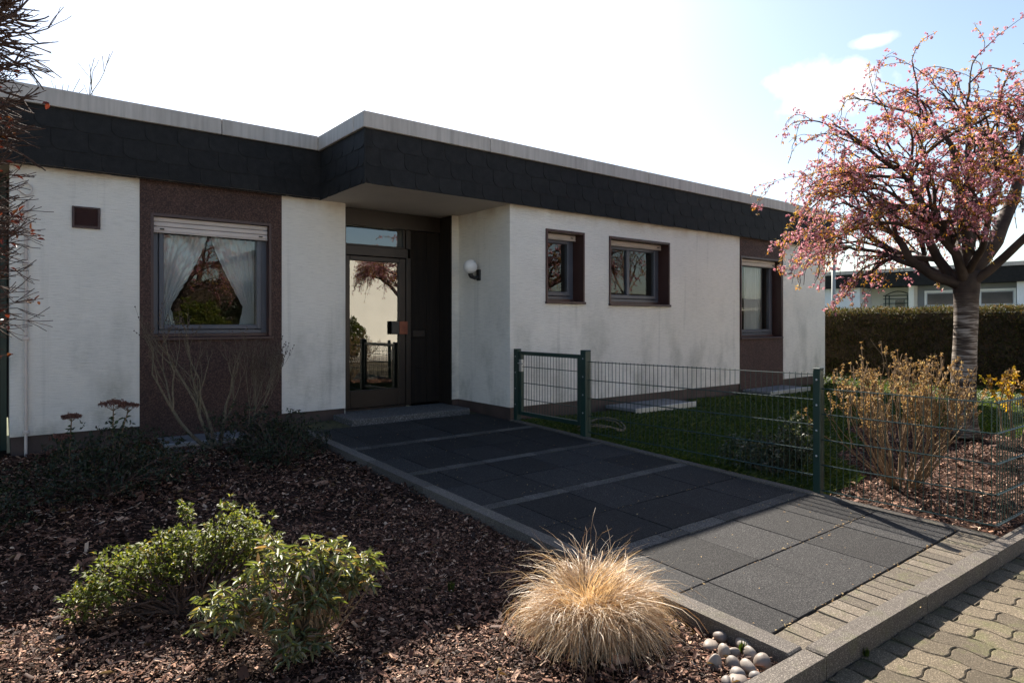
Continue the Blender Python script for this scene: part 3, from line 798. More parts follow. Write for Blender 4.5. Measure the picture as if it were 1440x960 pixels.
# wall lamp on the porch side wall
lamp = thing('wall_lamp', 'white globe lamp on a black bracket, on the porch side wall beside the door', 'lamp', (XC, 7.14, 2.03))
b = MB(); b.bbox(XC - .022, XC - .002, 7.085, 7.175, 1.95, 2.10, .008)
b.tube([(XC - .022, 7.13, 2.0), (XC - .07, 7.14, 1.985), (XC - .115, 7.155, 2.005), (XC - .125, 7.16, 2.045)], [.022, .024, .03, .036], 12)
b.build('bracket', M['black'], lamp, smooth=False)
b = MB(); b.ball((XC - .125, 7.16, 2.135), .095, .095, .095, 28, 18); b.build('globe', M['globe'], lamp, smooth=True)

# pale covers lying at the foot of the walls
def cover(x0, x1, y0, y1, z, label):
    t = thing('light_well_cover', label, 'cover slab', ((x0+x1)/2, (y0+y1)/2, z), 'light well covers along the house wall')
    b = MB(); b.bbox(x0, x1, y0, y1, z, z + .045, .006); b.build('slab', M['concrete'], t)
    b = MB(); b.bbox(x0 - .02, x1 + .02, y0 - .022, y0 - .002, z - .05, z + .055, .004); b.build('front_rail', M['steel'], t)
cover(1.28, 2.10, 7.18, 7.68, .13, 'pale slab behind the bare shrubs, at the foot of the brown window panel')
cover(6.75, 8.05, 5.86, 6.42, .165, 'pale slab in the shaded lawn below the pair of small windows')
cover(10.2, 11.5, 5.90, 6.42, .165, 'pale slab at the foot of the right brown panel, beyond the fence')

# ------------------------------------------------------------------ FENCE AND GATE
fx = 5.08
gate = thing('garden_gate', 'dark green metal garden gate with mesh infill, between two square posts', 'gate', (fx, 5.75, pz(5.75)))
def post(y, w, top, parent, dep=.0):
    b = MB(); b.bbox(fx - w/2, fx + w/2, y - w/2, y + w/2, pz(y) - .1, top, .004); p = b.build('post', M['green_metal'], parent)
    b = MB(); b.bbox(fx - w/2 - .003, fx + w/2 + .003, y - w/2 - .003, y + w/2 + .003, top + .0005, top + .014, .006); b.build('cap', M['green_metal'], p)
    for k in range(4):
        bb = MB(); z = top - .08 - k*.2
        bb.ball((fx - w/2 - .002, y, z), .004, .009, .009, 8, 6)
        bb.build('screw', M['steel'], p)
    return p
post(6.345, .07, 1.045, gate); post(5.135, .085, 1.07, gate)
b = MB(); ya, yb = 5.20, 6.29; zt, zb = 1.03, .24
b.bbox(fx - .022, fx + .022, ya, ya + .045, zb, zt, .004); b.bbox(fx - .022, fx + .022, yb - .045, yb, zb, zt, .004)
b.bbox(fx - .021, fx + .021, ya + .045, yb - .045, zt - .045, zt, .004); b.bbox(fx - .021, fx + .021, ya + .045, yb - .045, zb, zb + .045, .004)
b.build('gate_frame', M['green_metal'], gate)
def mesh_rods(b, p0, p1, z0f, ztop, zs, step=.05, r=.003, vr=True):
    p0 = Vector(p0); p1 = Vector(p1); ln = (p1-p0).length; d = (p1-p0)/ln; nrm = Vector((d.y, -d.x, 0))
    k = int(ln/step); off = (ln - k*step)/2
    for i in range(k + 1):
        q = p0 + d*(off + i*step)
        if vr: b.tube([(q.x, q.y, z0f(q.y)), (q.x, q.y, ztop)], r, 5, cap=True)
    for z in zs:
        for s in (-1, 1):
            a = p0 + nrm*s*.0065; c = p1 + nrm*s*.0065
            b.tube([(a.x, a.y, z), (c.x, c.y, z)], .004, 5)
b = MB(); mesh_rods(b, (fx, ya + .05, 0), (fx, yb - .05, 0), lambda y: zb + .04, zt - .04, [.44, .64, .84]); b.build('mesh_infill', M['green_metal'], gate)
b = MB(); b.bbox(fx - .026, fx + .026, yb - .052, yb - .004, .78, .93, .003); b.build('lock_case', M['steel'], gate)
b = MB(); b.tube([(fx - .03, yb - .03, .885), (fx - .06, yb - .03, .885), (fx - .062, yb - .14, .883)], .007, 8); b.build('handle', M['steel'], gate)
for z in (.36, .92):
    b = MB(); b.tube([(fx, ya - .018, z - .03), (fx, ya - .018, z + .03)], .012, 8); b.build('hinge', M['green_metal'], gate)

fence = thing('mesh_fence', 'dark green double-rod mesh fence along the path, turning right at the kerb', 'fence', (fx, 2.53, pz(2.53)))
post(2.53, .06, 1.02, fence)
def panel(p0, p1, top):
    b = MB(); y0 = min(p0[1], p1[1])
    base = top - .83 + .04
    mesh_rods(b, p0, p1, lambda y: base - .005, top + .012, [top - .2*k for k in range(5)])
    b.build('mesh_panel', M['green_metal'], fence)
panel((fx, 2.50, 0), (fx, 1.37, 0), .87)
b = MB()
# the long panel follows the rise of the path
p0, p1 = Vector((fx, 5.09, 0)), Vector((fx, 2.565, 0)); t0, t1 = .955, .98
kk = 50
for i in range(kk + 1):
    t = i/kk; q = p0.lerp(p1, t); top = t0 + (t1-t0)*t
    b.tube([(q.x, q.y, pz(q.y) + .05), (q.x, q.y, top + .012)], .003, 5)
for k in range(5):
    z0_, z1_ = t0 - .2*k, t1 - .2*k
    if k == 4: z0_, z1_ = pz(5.1) + .06, t1 - .8
    for s in (-1, 1): b.tube([(fx + s*.0065, p0.y, z0_), (fx + s*.0065, p1.y, z1_)], .004, 5)
b.build('mesh_panel', M['green_metal'], fence)
panel((fx + .01, 1.365, 0), (fx + 2.45, 1.297, 0), .868)
for yy, xx in ((1.37, fx + 2.5),):
    b = MB(); b.bbox(xx - .03, xx + .03, 1.265, 1.325, -.1, .93, .004); b.build('post', M['green_metal'], fence)
panel((fx + 2.55, 1.293, 0), (fx + 5.0, 1.225, 0), .868)

# ------------------------------------------------------------------ plant generators
def leaf_batch(base, dirs, nrm, L_, W_, fold=.25, droop=.25, six=True):
    """many folded leaves at once: returns verts, quads"""
    base = np.asarray(base, float); d = np.asarray(dirs, float); d /= np.linalg.norm(d, axis=1, keepdims=True) + 1e-9
    n_ = np.asarray(nrm, float); s = np.cross(d, n_); s /= np.linalg.norm(s, axis=1, keepdims=True) + 1e-9
    u = np.cross(s, d)
    L_ = np.asarray(L_)[:, None]; W_ = np.asarray(W_)[:, None]
    b0 = base; tip = base + d*L_ - u*L_*droop
    if six:
        l1 = base + d*L_*.35 + s*W_*.45 + u*W_*fold; l2 = base + d*L_*.72 + s*W_*.38 + u*(W_*fold*.8 - L_*droop*.45)
        r1 = base + d*L_*.35 - s*W_*.45 + u*W_*fold; r2_ = base + d*L_*.72 - s*W_*.38 + u*(W_*fold*.8 - L_*droop*.45)
        v = np.stack([b0, l1, l2, tip, r2_, r1], 1).reshape(-1, 3)
        k = np.arange(len(base))[:, None]*6
        f = np.concatenate([k + np.array([[0, 1, 2, 3]]), k + np.array([[0, 3, 4, 5]])], 0)
    else:
        l1 = base + d*L_*.5 + s*W_*.5 + u*W_*fold; r1 = base + d*L_*.5 - s*W_*.5 + u*W_*fold
        v = np.stack([b0, l1, tip, r1], 1).reshape(-1, 3)
        k = np.arange(len(base))[:, None]*4; f = k + np.array([[0, 1, 2, 3]])
    return v, f

def rosettes(tips, outd, per, ll, lw, spread=.9, up=.5, g=nr, six=True, fold=.25, droop=.25, flat=1.0):
    """per leaves round every tip, leaning out and up"""
    tips = np.repeat(np.asarray(tips, float), per, 0); od = np.repeat(np.asarray(outd, float), per, 0)
    n_ = len(tips); r = g.normal(size=(n_, 3)); r /= np.linalg.norm(r, axis=1, keepdims=True)
    d = r*spread + od*.5; d[:, 2] = d[:, 2]*flat + up*.5
    up_ = np.tile([0., 0, 1], (n_, 1)) + g.normal(size=(n_, 3))*.5*flat
    return leaf_batch(tips + g.normal(size=(n_, 3))*ll*.15, d, up_, ll*g.uniform(.6, 1.25, n_), lw*g.uniform(.7, 1.2, n_), fold, droop, six)

def stems(b, base, tips, r0, r1, rr, sag=.0, wob=.04, n=4, seg=5, spread=.04):
    for t in tips:
        p0 = Vector(base) + Vector((rr.uniform(-spread, spread), rr.uniform(-spread, spread), 0)); t = Vector(t)
        pts = []
        for i in range(seg + 1):
            k = i/seg; q = p0.lerp(t, k)
            lift = math.sin(k*math.pi)*((t-p0).length)*sag
            q += Vector((rr.uniform(-wob, wob), rr.uniform(-wob, wob), rr.uniform(-wob, wob)))*(math.sin(k*math.pi)) + Vector((0, 0, lift))
            if i == 0: q = p0
            pts.append(q)
        b.tube(pts, [r0 + (r1-r0)*i/seg for i in range(seg+1)], n, cap=False)

def leafy_shrub(name, label, cat, base, lobes, ntips, per, ll, lw, mat, stemmat, seed, six=True, group=None, up=.5, surf=.55, nst=60, droop=.25, fold=.25, flat=1.0):
    """lobes: (cx,cy,cz,rx,ry,rz) relative to base"""
    g = np.random.default_rng(seed); rr = random.Random(seed)
    t = thing(name, label, cat, base, group)
    vol = np.array([l[3]*l[4]*l[5] for l in lobes]); vol = vol**.67; vol /= vol.sum()
    tips, od = [], []
    for l, fr in zip(lobes, vol):
        m_ = int(ntips*fr); r = g.normal(size=(m_, 3)); r /= np.linalg.norm(r, axis=1, keepdims=True)
        # lumpy surface
        ph = g.uniform(0, 6, 6)
        lump = 1 + .16*np.sin(r[:, 0]*7 + ph[0])*np.sin(r[:, 1]*6 + ph[1]) + .10*np.sin(r[:, 2]*11 + ph[2] + r[:, 0]*5)
        k = g.uniform(0, 1, m_)**(1 - surf); k *= lump
        p = r*k[:, None]*np.array(l[3:6]) + np.array(l[:3])
        keep = p[:, 2] > .03
        tips.append(p[keep]); od.append(r[keep])
    tips = np.concatenate(tips) + np.array(base); od = np.concatenate(od)
    v, f = rosettes(tips, od, per, ll, lw, g=g, six=six, up=up, droop=droop, fold=fold, flat=flat)
    bulk('foliage', v, f, mat, t)
    b = MB(); sel = rr.sample(range(len(tips)), min(nst, len(tips)))
    stems(b, base, [tips[i] for i in sel], .008, .002, rr, wob=.05)
    b.build('stems', stemmat, t)
    return t

def branching(b, p, d, length, r, depth, rr, split=(2, 3), ang=.5, shrink=.72, updraft=.15, wob=.12, tips=None, n=5, minr=.0012, seg=4, droop=0.0):
    pts = [Vector(p)]; rad = [r]; q = Vector(p); dd = Vector(d).normalized()
    for i in range(seg):
        dd = (dd + Vector((rr.gauss(0, wob), rr.gauss(0, wob), rr.gauss(0, wob) + updraft - droop))).normalized()
        q = q + dd*length/seg; pts.append(q.copy()); rad.append(max(minr, r*(1 - .38*(i+1)/seg)))
    b.tube(pts, rad, n if r > .006 else 4, cap=False)
    if tips is not None:
        tips.append((pts[-1], dd.copy(), depth))
        if depth <= 1:
            for q_ in pts[1:-1]: tips.append((q_, dd.copy(), depth))
    if depth <= 0: return
    for k in range(rr.randint(*split)):
        ax = dd.orthogonal().normalized(); ax.rotate(__import__('mathutils').Quaternion(dd, rr.uniform(0, 6.28)))
        nd = (dd + ax*math.tan(ang*rr.uniform(.6, 1.2))).normalized()
        st = pts[-1] if k == 0 or rr.random() < .45 else pts[rr.randint(max(1, seg-2), seg)]
        branching(b, st, nd, length*shrink*rr.uniform(.75, 1.2), rad[-1]*(.92 if k == 0 else .72), depth-1, rr, split, ang, shrink, updraft, wob, tips, n, minr, seg, droop)

# ------------------------------------------------------------------ BED PLANTS (left)
def B(x, y, dz=0): return (x, y, bz(y) + dz)

leafy_shrub('azalea_shrub', 'spreading light green azalea with small leaves, sunlit in the mulch at left', 'shrub', B(.68, 3.42),
    [(-.22, .12, .19, .20, .20, .13), (-.02, .08, .25, .22, .20, .14), (.24, .02, .29, .18, .18, .19), (-.36, .16, .11, .12, .14, .08), (.34, -.04, .20, .14, .14, .15), (.06, .20, .43, .04, .04, .07)],
    1500, 6, .026, .011, M['azalea'], M['redtwig'], 21, six=False, surf=.5, nst=150, up=.7, flat=.8)
leafy_shrub('rhododendron_shrub', 'rhododendron with long glossy leaves, sunlit, nearest the bottom edge at left', 'shrub', B(1.02, 2.78),
    [(-.26, .08, .22, .17, .15, .11), (-.04, .04, .36, .20, .17, .11), (.15, .0, .31, .18, .16, .13), (.0, -.04, .21, .20, .15, .12), (-.06, -.14, .08, .14, .08, .05), (.27, .0, .27, .11, .10, .09)],
    300, 7, .047, .015, M['rhodo'], M['paletwig'], 22, up=.30, surf=.5, nst=110, droop=.45, fold=.22, flat=.45)
leafy_shrub('low_shrub', 'low dark evergreen shrub in the shade in front of the dried flower heads', 'shrub', B(.62, 5.75),
    [(-.2, .1, .12, .5, .5, .2), (.25, .1, .20, .5, .5, .25), (.05, .5, .22, .5, .4, .26)], 1500, 6, .03, .014, M['darkleaf'], M['redtwig'], 23, six=False, surf=.5, nst=80, group='dark low shrubs in the shaded bed')
leafy_shrub('low_shrub', 'low reddish dark evergreen shrub in the shade between the bare shrubs and the path', 'shrub', B(2.02, 6.05),
    [(-.1, .0, .10, .4, .45, .2), (.2, .3, .16, .36, .5, .24), (-.1, .6, .25, .45, .35, .24)], 1300, 6, .03, .014, M['darkleaf'], M['redtwig'], 24, six=False, surf=.5, nst=80, group='dark low shrubs in the shaded bed')
leafy_shrub('low_shrub', 'dark bushy shrub in the deep shade at the left frame edge', 'shrub', B(-.15, 5.2),
    [(0, 0, .12, .35, .4, .2), (-.1, .4, .18, .35, .4, .25)], 700, 6, .03, .014, M['darkleaf'], M['redtwig'], 29, six=False, surf=.5, nst=40, group='dark low shrubs in the shaded bed')

def bare_shrub(label, base, seed, starts, depth, length, r, **kw):
    rr = random.Random(seed); t = thing('bare_shrub', label, 'shrub', base, 'leafless shrubs below the left window')
    b = MB(); tips = []
    for d in starts: branching(b, Vector(base) + Vector((d[0]*.05, d[1]*.05, -.02)), d[:3], length*d[3] if len(d) > 3 else length, r, depth, rr, tips=tips, **kw)
    for p, dd, dp in tips:
        if dp == 0 and rr.random() < .7: b.ball(p, .006, .006, .008, 5, 4, m=1)
    b.build('branches', [M['twig'], M['redtwig']], t)
    return t
bare_shrub('leafless shrub with thick forked stems, wide branches reaching left over the white wall', B(1.72, 7.0), 31,
    [(-1.05, -.12, .72, 1.15), (-.28, .1, 1, .9), (.16, -.1, 1, .9), (-.55, .15, .8, 1.0)], 4, .50, .023, split=(2, 3), ang=.42, shrink=.70, updraft=.12, wob=.09)
bare_shrub('leafless shrub of many thin upright twigs, right of the thick-stemmed one', B(2.02, 7.02), 32,
    [(-.15, 0, 1), (.1, .1, 1), (.3, -.1, 1), (.2, 0, 1), (0, -.1, 1), (.45, .1, 1)], 4, .36, .009, split=(2, 3), ang=.30, shrink=.74, updraft=.15, wob=.09)

def sedum(label, base, heads, seed):
    rr = random.Random(seed); g = np.random.default_rng(seed); t = thing('sedum_plant', label, 'plant', base, 'stonecrops with dried flower heads')
    b = MB(); hv, hf, lv, lf = [], [], [], []; nh = nl = 0
    for (dx, dy, h, R) in heads:
        top = Vector(base) + Vector((dx, dy, h))
        mid = Vector(base) + Vector((dx*.5 + rr.uniform(-.02, .02), dy*.5, h*.5))
        b.tube([Vector(base) + Vector((dx*.3, dy*.3, 0)), mid, top - Vector((0, 0, R*.55))], [.008, .006, .005], 5)
        for k in range(14):
            an = rr.uniform(0, 6.28); q = rr.uniform(.3, .95)*R
            b.tube([top - Vector((0, 0, R*.55)), top + Vector((math.cos(an)*q, math.sin(an)*q, rr.uniform(-.01, .01)))], [.002, .0012], 3, cap=False)
        m_ = 320; an = g.uniform(0, 6.28, m_); q = R*np.sqrt(g.uniform(0, 1, m_))
        tp = np.stack([top.x + q*np.cos(an), top.y + q*np.sin(an), top.z + g.normal(0, .008, m_) + (R - q)*.25], 1)
        v, f = rosettes(tp, np.tile([0, 0, 1.], (m_, 1)), 4, .012, .009, g=g, six=False); hf.append(f + nh); hv.append(v); nh += len(v)
        m2 = 16; kk_ = g.uniform(.35, .85, m2); tp = np.array([list(Vector(base).lerp(top, k)) for k in kk_])
        v, f = rosettes(tp, np.tile([0, 0, .2], (m2, 1)), 1, .055, .028, g=g); lf.append(f + nl); lv.append(v); nl += len(v)
    b.build('stems', M['paletwig'], t)
    bulk('flower_heads', np.concatenate(hv), np.concatenate(hf), M['sedum'], t)
    bulk('leaves', np.concatenate(lv), np.concatenate(lf), M['sedumleaf'], t)
sedum('stonecrop with the widest flat dried flower head, in front of the white wall', B(.80, 6.95), [(.0, 0, .52, .12), (.12, .02, .49, .09), (.30, .1, .12, .05)], 41)
sedum('stonecrop with two small dried heads one above the other, beside the thin wall pipe', B(.45, 6.95), [(.03, 0, .43, .075), (-.05, 0, .25, .08), (-.1, .02, .12, .05)], 42)
sedum('pinkish dried flower head cut by the left frame edge, in the sun', B(-.17, 3.30), [(0, 0, .34, .10), (-.12, 0, .3, .08)], 43)

# ornamental grass
def blades(t, base, name, mat, n_, nl, seed, leanlo, llo, lhi, wdt):
    g = np.random.default_rng(seed); seg = 7
    li = g.integers(0, nl, n_)
    la = g.uniform(0, 2*np.pi, nl); lr = .12*np.sqrt(g.uniform(0, 1, nl)); llean = np.clip(leanlo + lr/.12*.7 + g.normal(.12, .22, nl), 0, 1.1)
    lbend = g.uniform(.65, 1.3, nl); llen = g.uniform(llo, lhi, nl); laz = la + g.normal(0, .55, nl); lcurl = g.normal(0, .9, nl)
    an = la[li] + g.normal(0, .22, n_); rad0 = np.abs(lr[li] + g.normal(0, .018, n_))
    lean = np.clip(llean[li] + g.normal(0, .10, n_), 0, 1.05)
    Ln = llen[li]*g.uniform(.55, 1.12, n_)
    azj = laz[li] + g.normal(0, .26, n_); curl = lcurl[li]*g.uniform(.6, 1.3, n_)
    root = np.stack([base[0] + rad0*np.cos(an), base[1] + rad0*np.sin(an), np.full(n_, base[2])], 1)
    ts = np.linspace(0, 1, seg + 1)
    P = np.zeros((n_, seg + 1, 3)); P[:, 0] = root
    el0 = np.pi/2 - lean*.60; bend = (1.5 + 1.7*lean)*lbend[li]*g.uniform(.8, 1.2, n_)
    strag = g.uniform(0, 1, n_) < .010
    bend[strag] *= .4; Ln[strag] *= 1.25; el0[strag] = np.pi/2 - .35
    wv = g.normal(0, .15, (n_, seg + 1)); azw = np.cumsum(g.normal(0, .12, (n_, seg + 1)), 1)
    for i in range(seg):
        tm = (i + .5)/seg; el = np.maximum(el0 - bend*tm**1.2 + wv[:, i], -1.3)
        az = azj + azw[:, i] + curl*tm**1.5
        P[:, i+1] = P[:, i] + (Ln/seg)[:, None]*np.stack([np.cos(el)*np.cos(az), np.cos(el)*np.sin(az), np.sin(el)], 1)
    gz = base[2] + .005 + g.uniform(0, .03, n_)
    P[:, :, 2] = np.maximum(P[:, :, 2], gz[:, None])
    side = np.stack([-np.sin(azj), np.cos(azj), np.zeros(n_)], 1) + g.normal(0, .4, (n_, 3)); side /= np.linalg.norm(side, axis=1, keepdims=True)
    wd = (wdt*g.uniform(.7, 1.3, n_))[:, None, None]*(1 - ts**2*.8)[None, :, None]
    A = P - side[:, None]*wd; C = P + side[:, None]*wd
    V = np.stack([A, C], 2).reshape(n_, -1, 3)
    k = np.arange(n_)[:, None]*(2*(seg+1))
    F = np.concatenate([k + np.array([[2*i, 2*i+1, 2*i+3, 2*i+2]]) for i in range(seg)], 0)
    bulk(name, V.reshape(-1, 3), F, mat, t, smooth=True)
gb = B(2.16, 2.15); gt = thing('ornamental_grass', 'straw coloured mound of dry arching ornamental grass beside the path', 'grass', gb)
blades(gt, gb, 'blades', M['carex'], 8600, 150, 51, 0.0, .28, .49, .0016)
blades(gt, gb, 'dead_blades', M['thatch'], 2600, 90, 52, .45, .24, .46, .0018)

# pebbles in the corner of the bed
PEB = [(1012,893,.030,.022),(1037,897,.028,.018),(1000,905,.042,.016),(1018,916,.034,.030),(1046,906,.044,.024),(1031,917,.026,.020),(1032,931,.032,.024),
       (1056,918,.030,.032),(1080,916,.036,.020),(1097,922,.026,.024),(1073,931,.040,.032),(1052,937,.032,.026),(1038,948,.032,.026),(1062,951,.028,.022),(1038,955,.044,.024),(1005,930,.026,.030),(1022,958,.026,.018)]
desc = ['pale round pebble at the far end of the heap, by the path edging','flat brown pebble touching the path edging','long flat pale pebble at the left of the heap','dark grey pebble left of centre in the heap',
 'long buff pebble against the path edging','small pale pebble behind the weed blade','tan egg-shaped pebble in the middle of the heap','grey upright pebble beside the weed blade','pinkish pebble lying along the edging',
 'cream pebble in the corner where edging meets kerb','biggest tan rounded pebble beside the kerb','white rounded pebble near the kerb','grey pointed pebble in front of the white one','small pale pebble tight against the kerb',
 'large pinkish pebble at the near end of the heap','mossy rough stone standing left of the heap','small brown pebble nearest the bottom edge']
def unproj_bed(u, v, lift):
    k = (u-720)/910; h = (452-v)/910
    dx, dy = math.sin(YAW) + k*math.cos(YAW), math.cos(YAW) - k*math.sin(YAW)
    t = (-1.4 - .058 + lift - .032*1.36)/(h - .032*dy); return dx*t, dy*t
rp = random.Random(61)
for (u, v, a_, c_), ds in zip(PEB, desc):
    a_ *= 1.12; c_ *= 1.15; x, y = unproj_bed(u, v, c_*.7)
    b = MB(); an = rp.uniform(0, 3.14); ph = [rp.uniform(0, 6) for _ in range(4)]
    b.ball((0, 0, 0), 1, 1, 1, 16, 10)
    vs = []
    for (px, py, pz_) in b.v:
        k = 1 + .10*math.sin(px*2.6 + ph[0]) + .08*math.sin(py*3.1 + ph[1]) + .06*math.sin(pz_*3 + ph[2])
        X, Y, Z = px*k*a_, py*k*a_*.72, pz_*k*c_
        vs.append((X*math.cos(an) - Y*math.sin(an), X*math.sin(an) + Y*math.cos(an), Z))
    b.v = vs
    o = b.build('pebble', M['stone'], None, smooth=True); o.location = (x, y, bz(y) + c_*.62)
    tag(o, ds, 'pebble', 'pebbles heaped in the corner between kerb and path')

# weed tufts
def tuft(x, y, z, label, h=.06, seed=1):
    g = np.random.default_rng(seed); n_ = 26
    an = g.uniform(0, 6.28, n_); d = np.stack([np.cos(an)*.5, np.sin(an)*.5, np.ones(n_)], 1)
    v, f = leaf_batch(np.tile([x, y, z], (n_, 1)) + g.normal(0, .006, (n_, 3))*[1, 1, 0], d, np.stack([np.cos(an), np.sin(an), np.zeros(n_)], 1), h*g.uniform(.5, 1.1, n_), np.full(n_, .004), .1, .3)
    o = bulk('weed_tuft', v, f, M['grass']); tag(o, label, 'weed')
tuft(1.84, 2.85, bz(2.85), 'small green weed tuft in the shaded mulch left of the dry grass', .06, 3)
tuft(2.54, 1.60, bz(1.60), 'green blades growing up between the pebbles', .06, 4)
tuft(3.02, 1.29, -.09, 'weed tuft in the gutter joint at the foot of the kerb', .045, 5)

# ------------------------------------------------------------------ MULCH
def chips(name, n_, xr, yr, zf, size, label_kind='stuff', mask=None, seed=1):
    g = np.random.default_rng(seed)
    x = g.uniform(*xr, n_); y = g.uniform(*yr, n_)
    if name == 'm':
        k = g.uniform(0, 1, n_) < .80 + .36*np.sin(x*5.1 + 2*np.sin(y*3.7))*np.sin(y*6.3 + 1.5*np.sin(x*4.1))
        x, y = x[k], y[k]; n_ = len(x)
    if mask is not None:
        k = mask(x, y); x, y = x[k], y[k]
    n_ = len(x); z = zf(x, y) + np.abs(g.normal(0, .011, n_)) + .012*np.sin(x*9+1)*np.sin(y*8)
    an = g.uniform(0, 6.28, n_); d = np.stack([np.cos(an), np.sin(an), g.normal(0, .35, n_)], 1); d /= np.linalg.norm(d, axis=1, keepdims=True)
    up = np.stack([g.normal(0, .45, n_), g.normal(0, .45, n_), np.ones(n_)], 1)
    s = np.cross(d, up); s /= np.linalg.norm(s, axis=1, keepdims=True); u = np.cross(s, d)
    L_ = (size*np.exp(g.normal(0, .55, n_)))[:, None]; W_ = L_*g.uniform(.18, .55, n_)[:, None]
    c = np.stack([x, y, z], 1); cv = (W_*g.uniform(-.3, .5, n_)[:, None])
    j = lambda: g.uniform(.6, 1.1, n_)[:, None]
    V = np.stack([c - d*L_*.5*j() - s*W_*.5*j(), c - d*L_*.5*j() + u*cv, c - d*L_*.5*j() + s*W_*.5*j(),
                  c + d*L_*.5*j() - s*W_*.5*j(), c + d*L_*.5*j() + u*cv, c + d*L_*.5*j() + s*W_*.5*j()], 1).reshape(-1, 3)
    k = np.arange(n_)[:, None]*6
    F = np.concatenate([k + np.array([[0, 1, 4, 3]]), k + np.array([[1, 2, 5, 4]])], 0)
    return V, F
parts = []
zb_ = lambda x, y: .032*(y - 1.36) - .058
parts.append(chips('m', 190000, (-1.2, 2.575), (1.36, 4.2), zb_, .0125, seed=71))
parts.append(chips('m', 70000, (-1.5, 2.575), (4.2, 7.65), zb_, .018, seed=72))
V = np.concatenate([p[0] for p in parts]); offs = np.cumsum([0] + [len(p[0]) for p in parts[:-1]])
F = np.concatenate([p[1] + o for p, o in zip(parts, offs)])
tag(bulk('bark_mulch', V, F, M['mulch']), 'reddish brown bark chip mulch covering the left planting bed', 'mulch', kind='stuff')
def bedmask(x, y): return (y < 2.35 + (x - 5.1)*.42 + .12*np.sin(x*4)) & (x < 9.5)
parts = [chips('m', 60000, (5.09, 9.5), (1.37, 4.2), lambda x, y: .032*(y-1.36) - .02, .018, mask=bedmask, seed=73)]
tag(bulk('bark_mulch', parts[0][0], parts[0][1], M['mulch']), 'bark chip mulch behind the corner of the mesh fence', 'mulch', kind='stuff')
b = MB(); b.v = []
xs_ = [5.078 + k*.4 for k in range(12)]
for x in xs_: b.v += [(x, 1.357, pz(1.36) - .024), (x, 2.35 + (x-5.1)*.42, pz(2.35 + (x-5.1)*.42) - .024)]
for k in range(11): b.f.append((2*k, 2*k+2, 2*k+3, 2*k+1)); b.m.append(0)
tag(b.build('corner_bed', M['bedsoil']), kind='structure')

# petals and crumbs blown on the paving
def litter():
    g = np.random.default_rng(77); n_ = 520
    x = g.uniform(2.6, 5.0, n_); y = g.uniform(1.25, 7.0, n_)**1.0
    k = g.uniform(0, 1, n_) < .35; y[k] = g.choice([1.553, 2.062, 2.62, 3.19], k.sum()) + g.normal(0, .012, k.sum())
    z = pz(y) + .0045
    an = g.uniform(0, 6.28, n_); d = np.stack([np.cos(an), np.sin(an), g.normal(0, .15, n_)], 1)
    v, f = leaf_batch(np.stack([x, y, z], 1), d, np.tile([0, 0, 1.], (n_, 1)), .011*np.exp(g.normal(0, .4, n_)), .007*np.exp(g.normal(0, .4, n_)), .2, .1, six=False)
    tag(bulk('fallen_petals', v, f, M['bud']), 'small tan petals and crumbs scattered on the paved path', 'litter', kind='stuff')
litter()
def leaf_litter():
    g = np.random.default_rng(78); n_ = 420
    x = g.uniform(-1.0, 2.55, n_); y = g.uniform(1.4, 7.4, n_)
    an = g.uniform(0, 6.28, n_); d = np.stack([np.cos(an), np.sin(an), g.normal(.1, .3, n_)], 1)
    v, f = leaf_batch(np.stack([x, y, bz(y) + .018 + g.uniform(0, .012, n_)], 1), d, np.stack([g.normal(0, .5, n_), g.normal(0, .5, n_), np.ones(n_)], 1), .034*np.exp(g.normal(0, .35, n_)), .018*np.exp(g.normal(0, .35, n_)), .4, .3)
    tag(bulk('leaf_litter', v, f, M['thatch']), 'dry curled leaves lying on the mulch of the left bed', 'litter', kind='stuff')
leaf_litter()
# lawn blades
def lawn_blades():
    g = np.random.default_rng(81); n_ = 150000
    x = 5.1 + (16 - 5.1)*g.uniform(0, 1, n_)**1.25; y = g.uniform(1.4, 6.3, n_)
    far = g.uniform(0, 1, n_) < .12; y[far & (x > 13.3)] += 3.5
    k = ~bedmask(x, y); x, y = x[k], y[k]; n_ = len(x)
    an = g.uniform(0, 6.28, n_); z = .032*(y - 1.36) - .03
    d = np.stack([np.cos(an)*.55, np.sin(an)*.55, np.ones(n_)], 1)
    h = g.uniform(.025, .065, n_)*(1 + .4*np.sin(x*1.7)*np.sin(y*2.1))
    p = np.stack([x, y, z], 1); s = np.stack([-np.sin(an), np.cos(an), np.zeros(n_)], 1)*(.0022 + .0006*(x-5))[:, None]
    d2 = d.copy(); d2[:, :2] *= 2.1
    V = np.stack([p - s, p + s, p + d*h[:, None]*.6 + s*.7, p + d2*h[:, None]*.85], 1).reshape(-1, 3)
    F = np.arange(n_)[:, None]*4 + np.array([[0, 1, 2, 3]])
    tag(bulk('lawn_grass', V, F, M['grass']), 'short green lawn grass between the fence and the house', 'grass', kind='stuff')
lawn_blades()

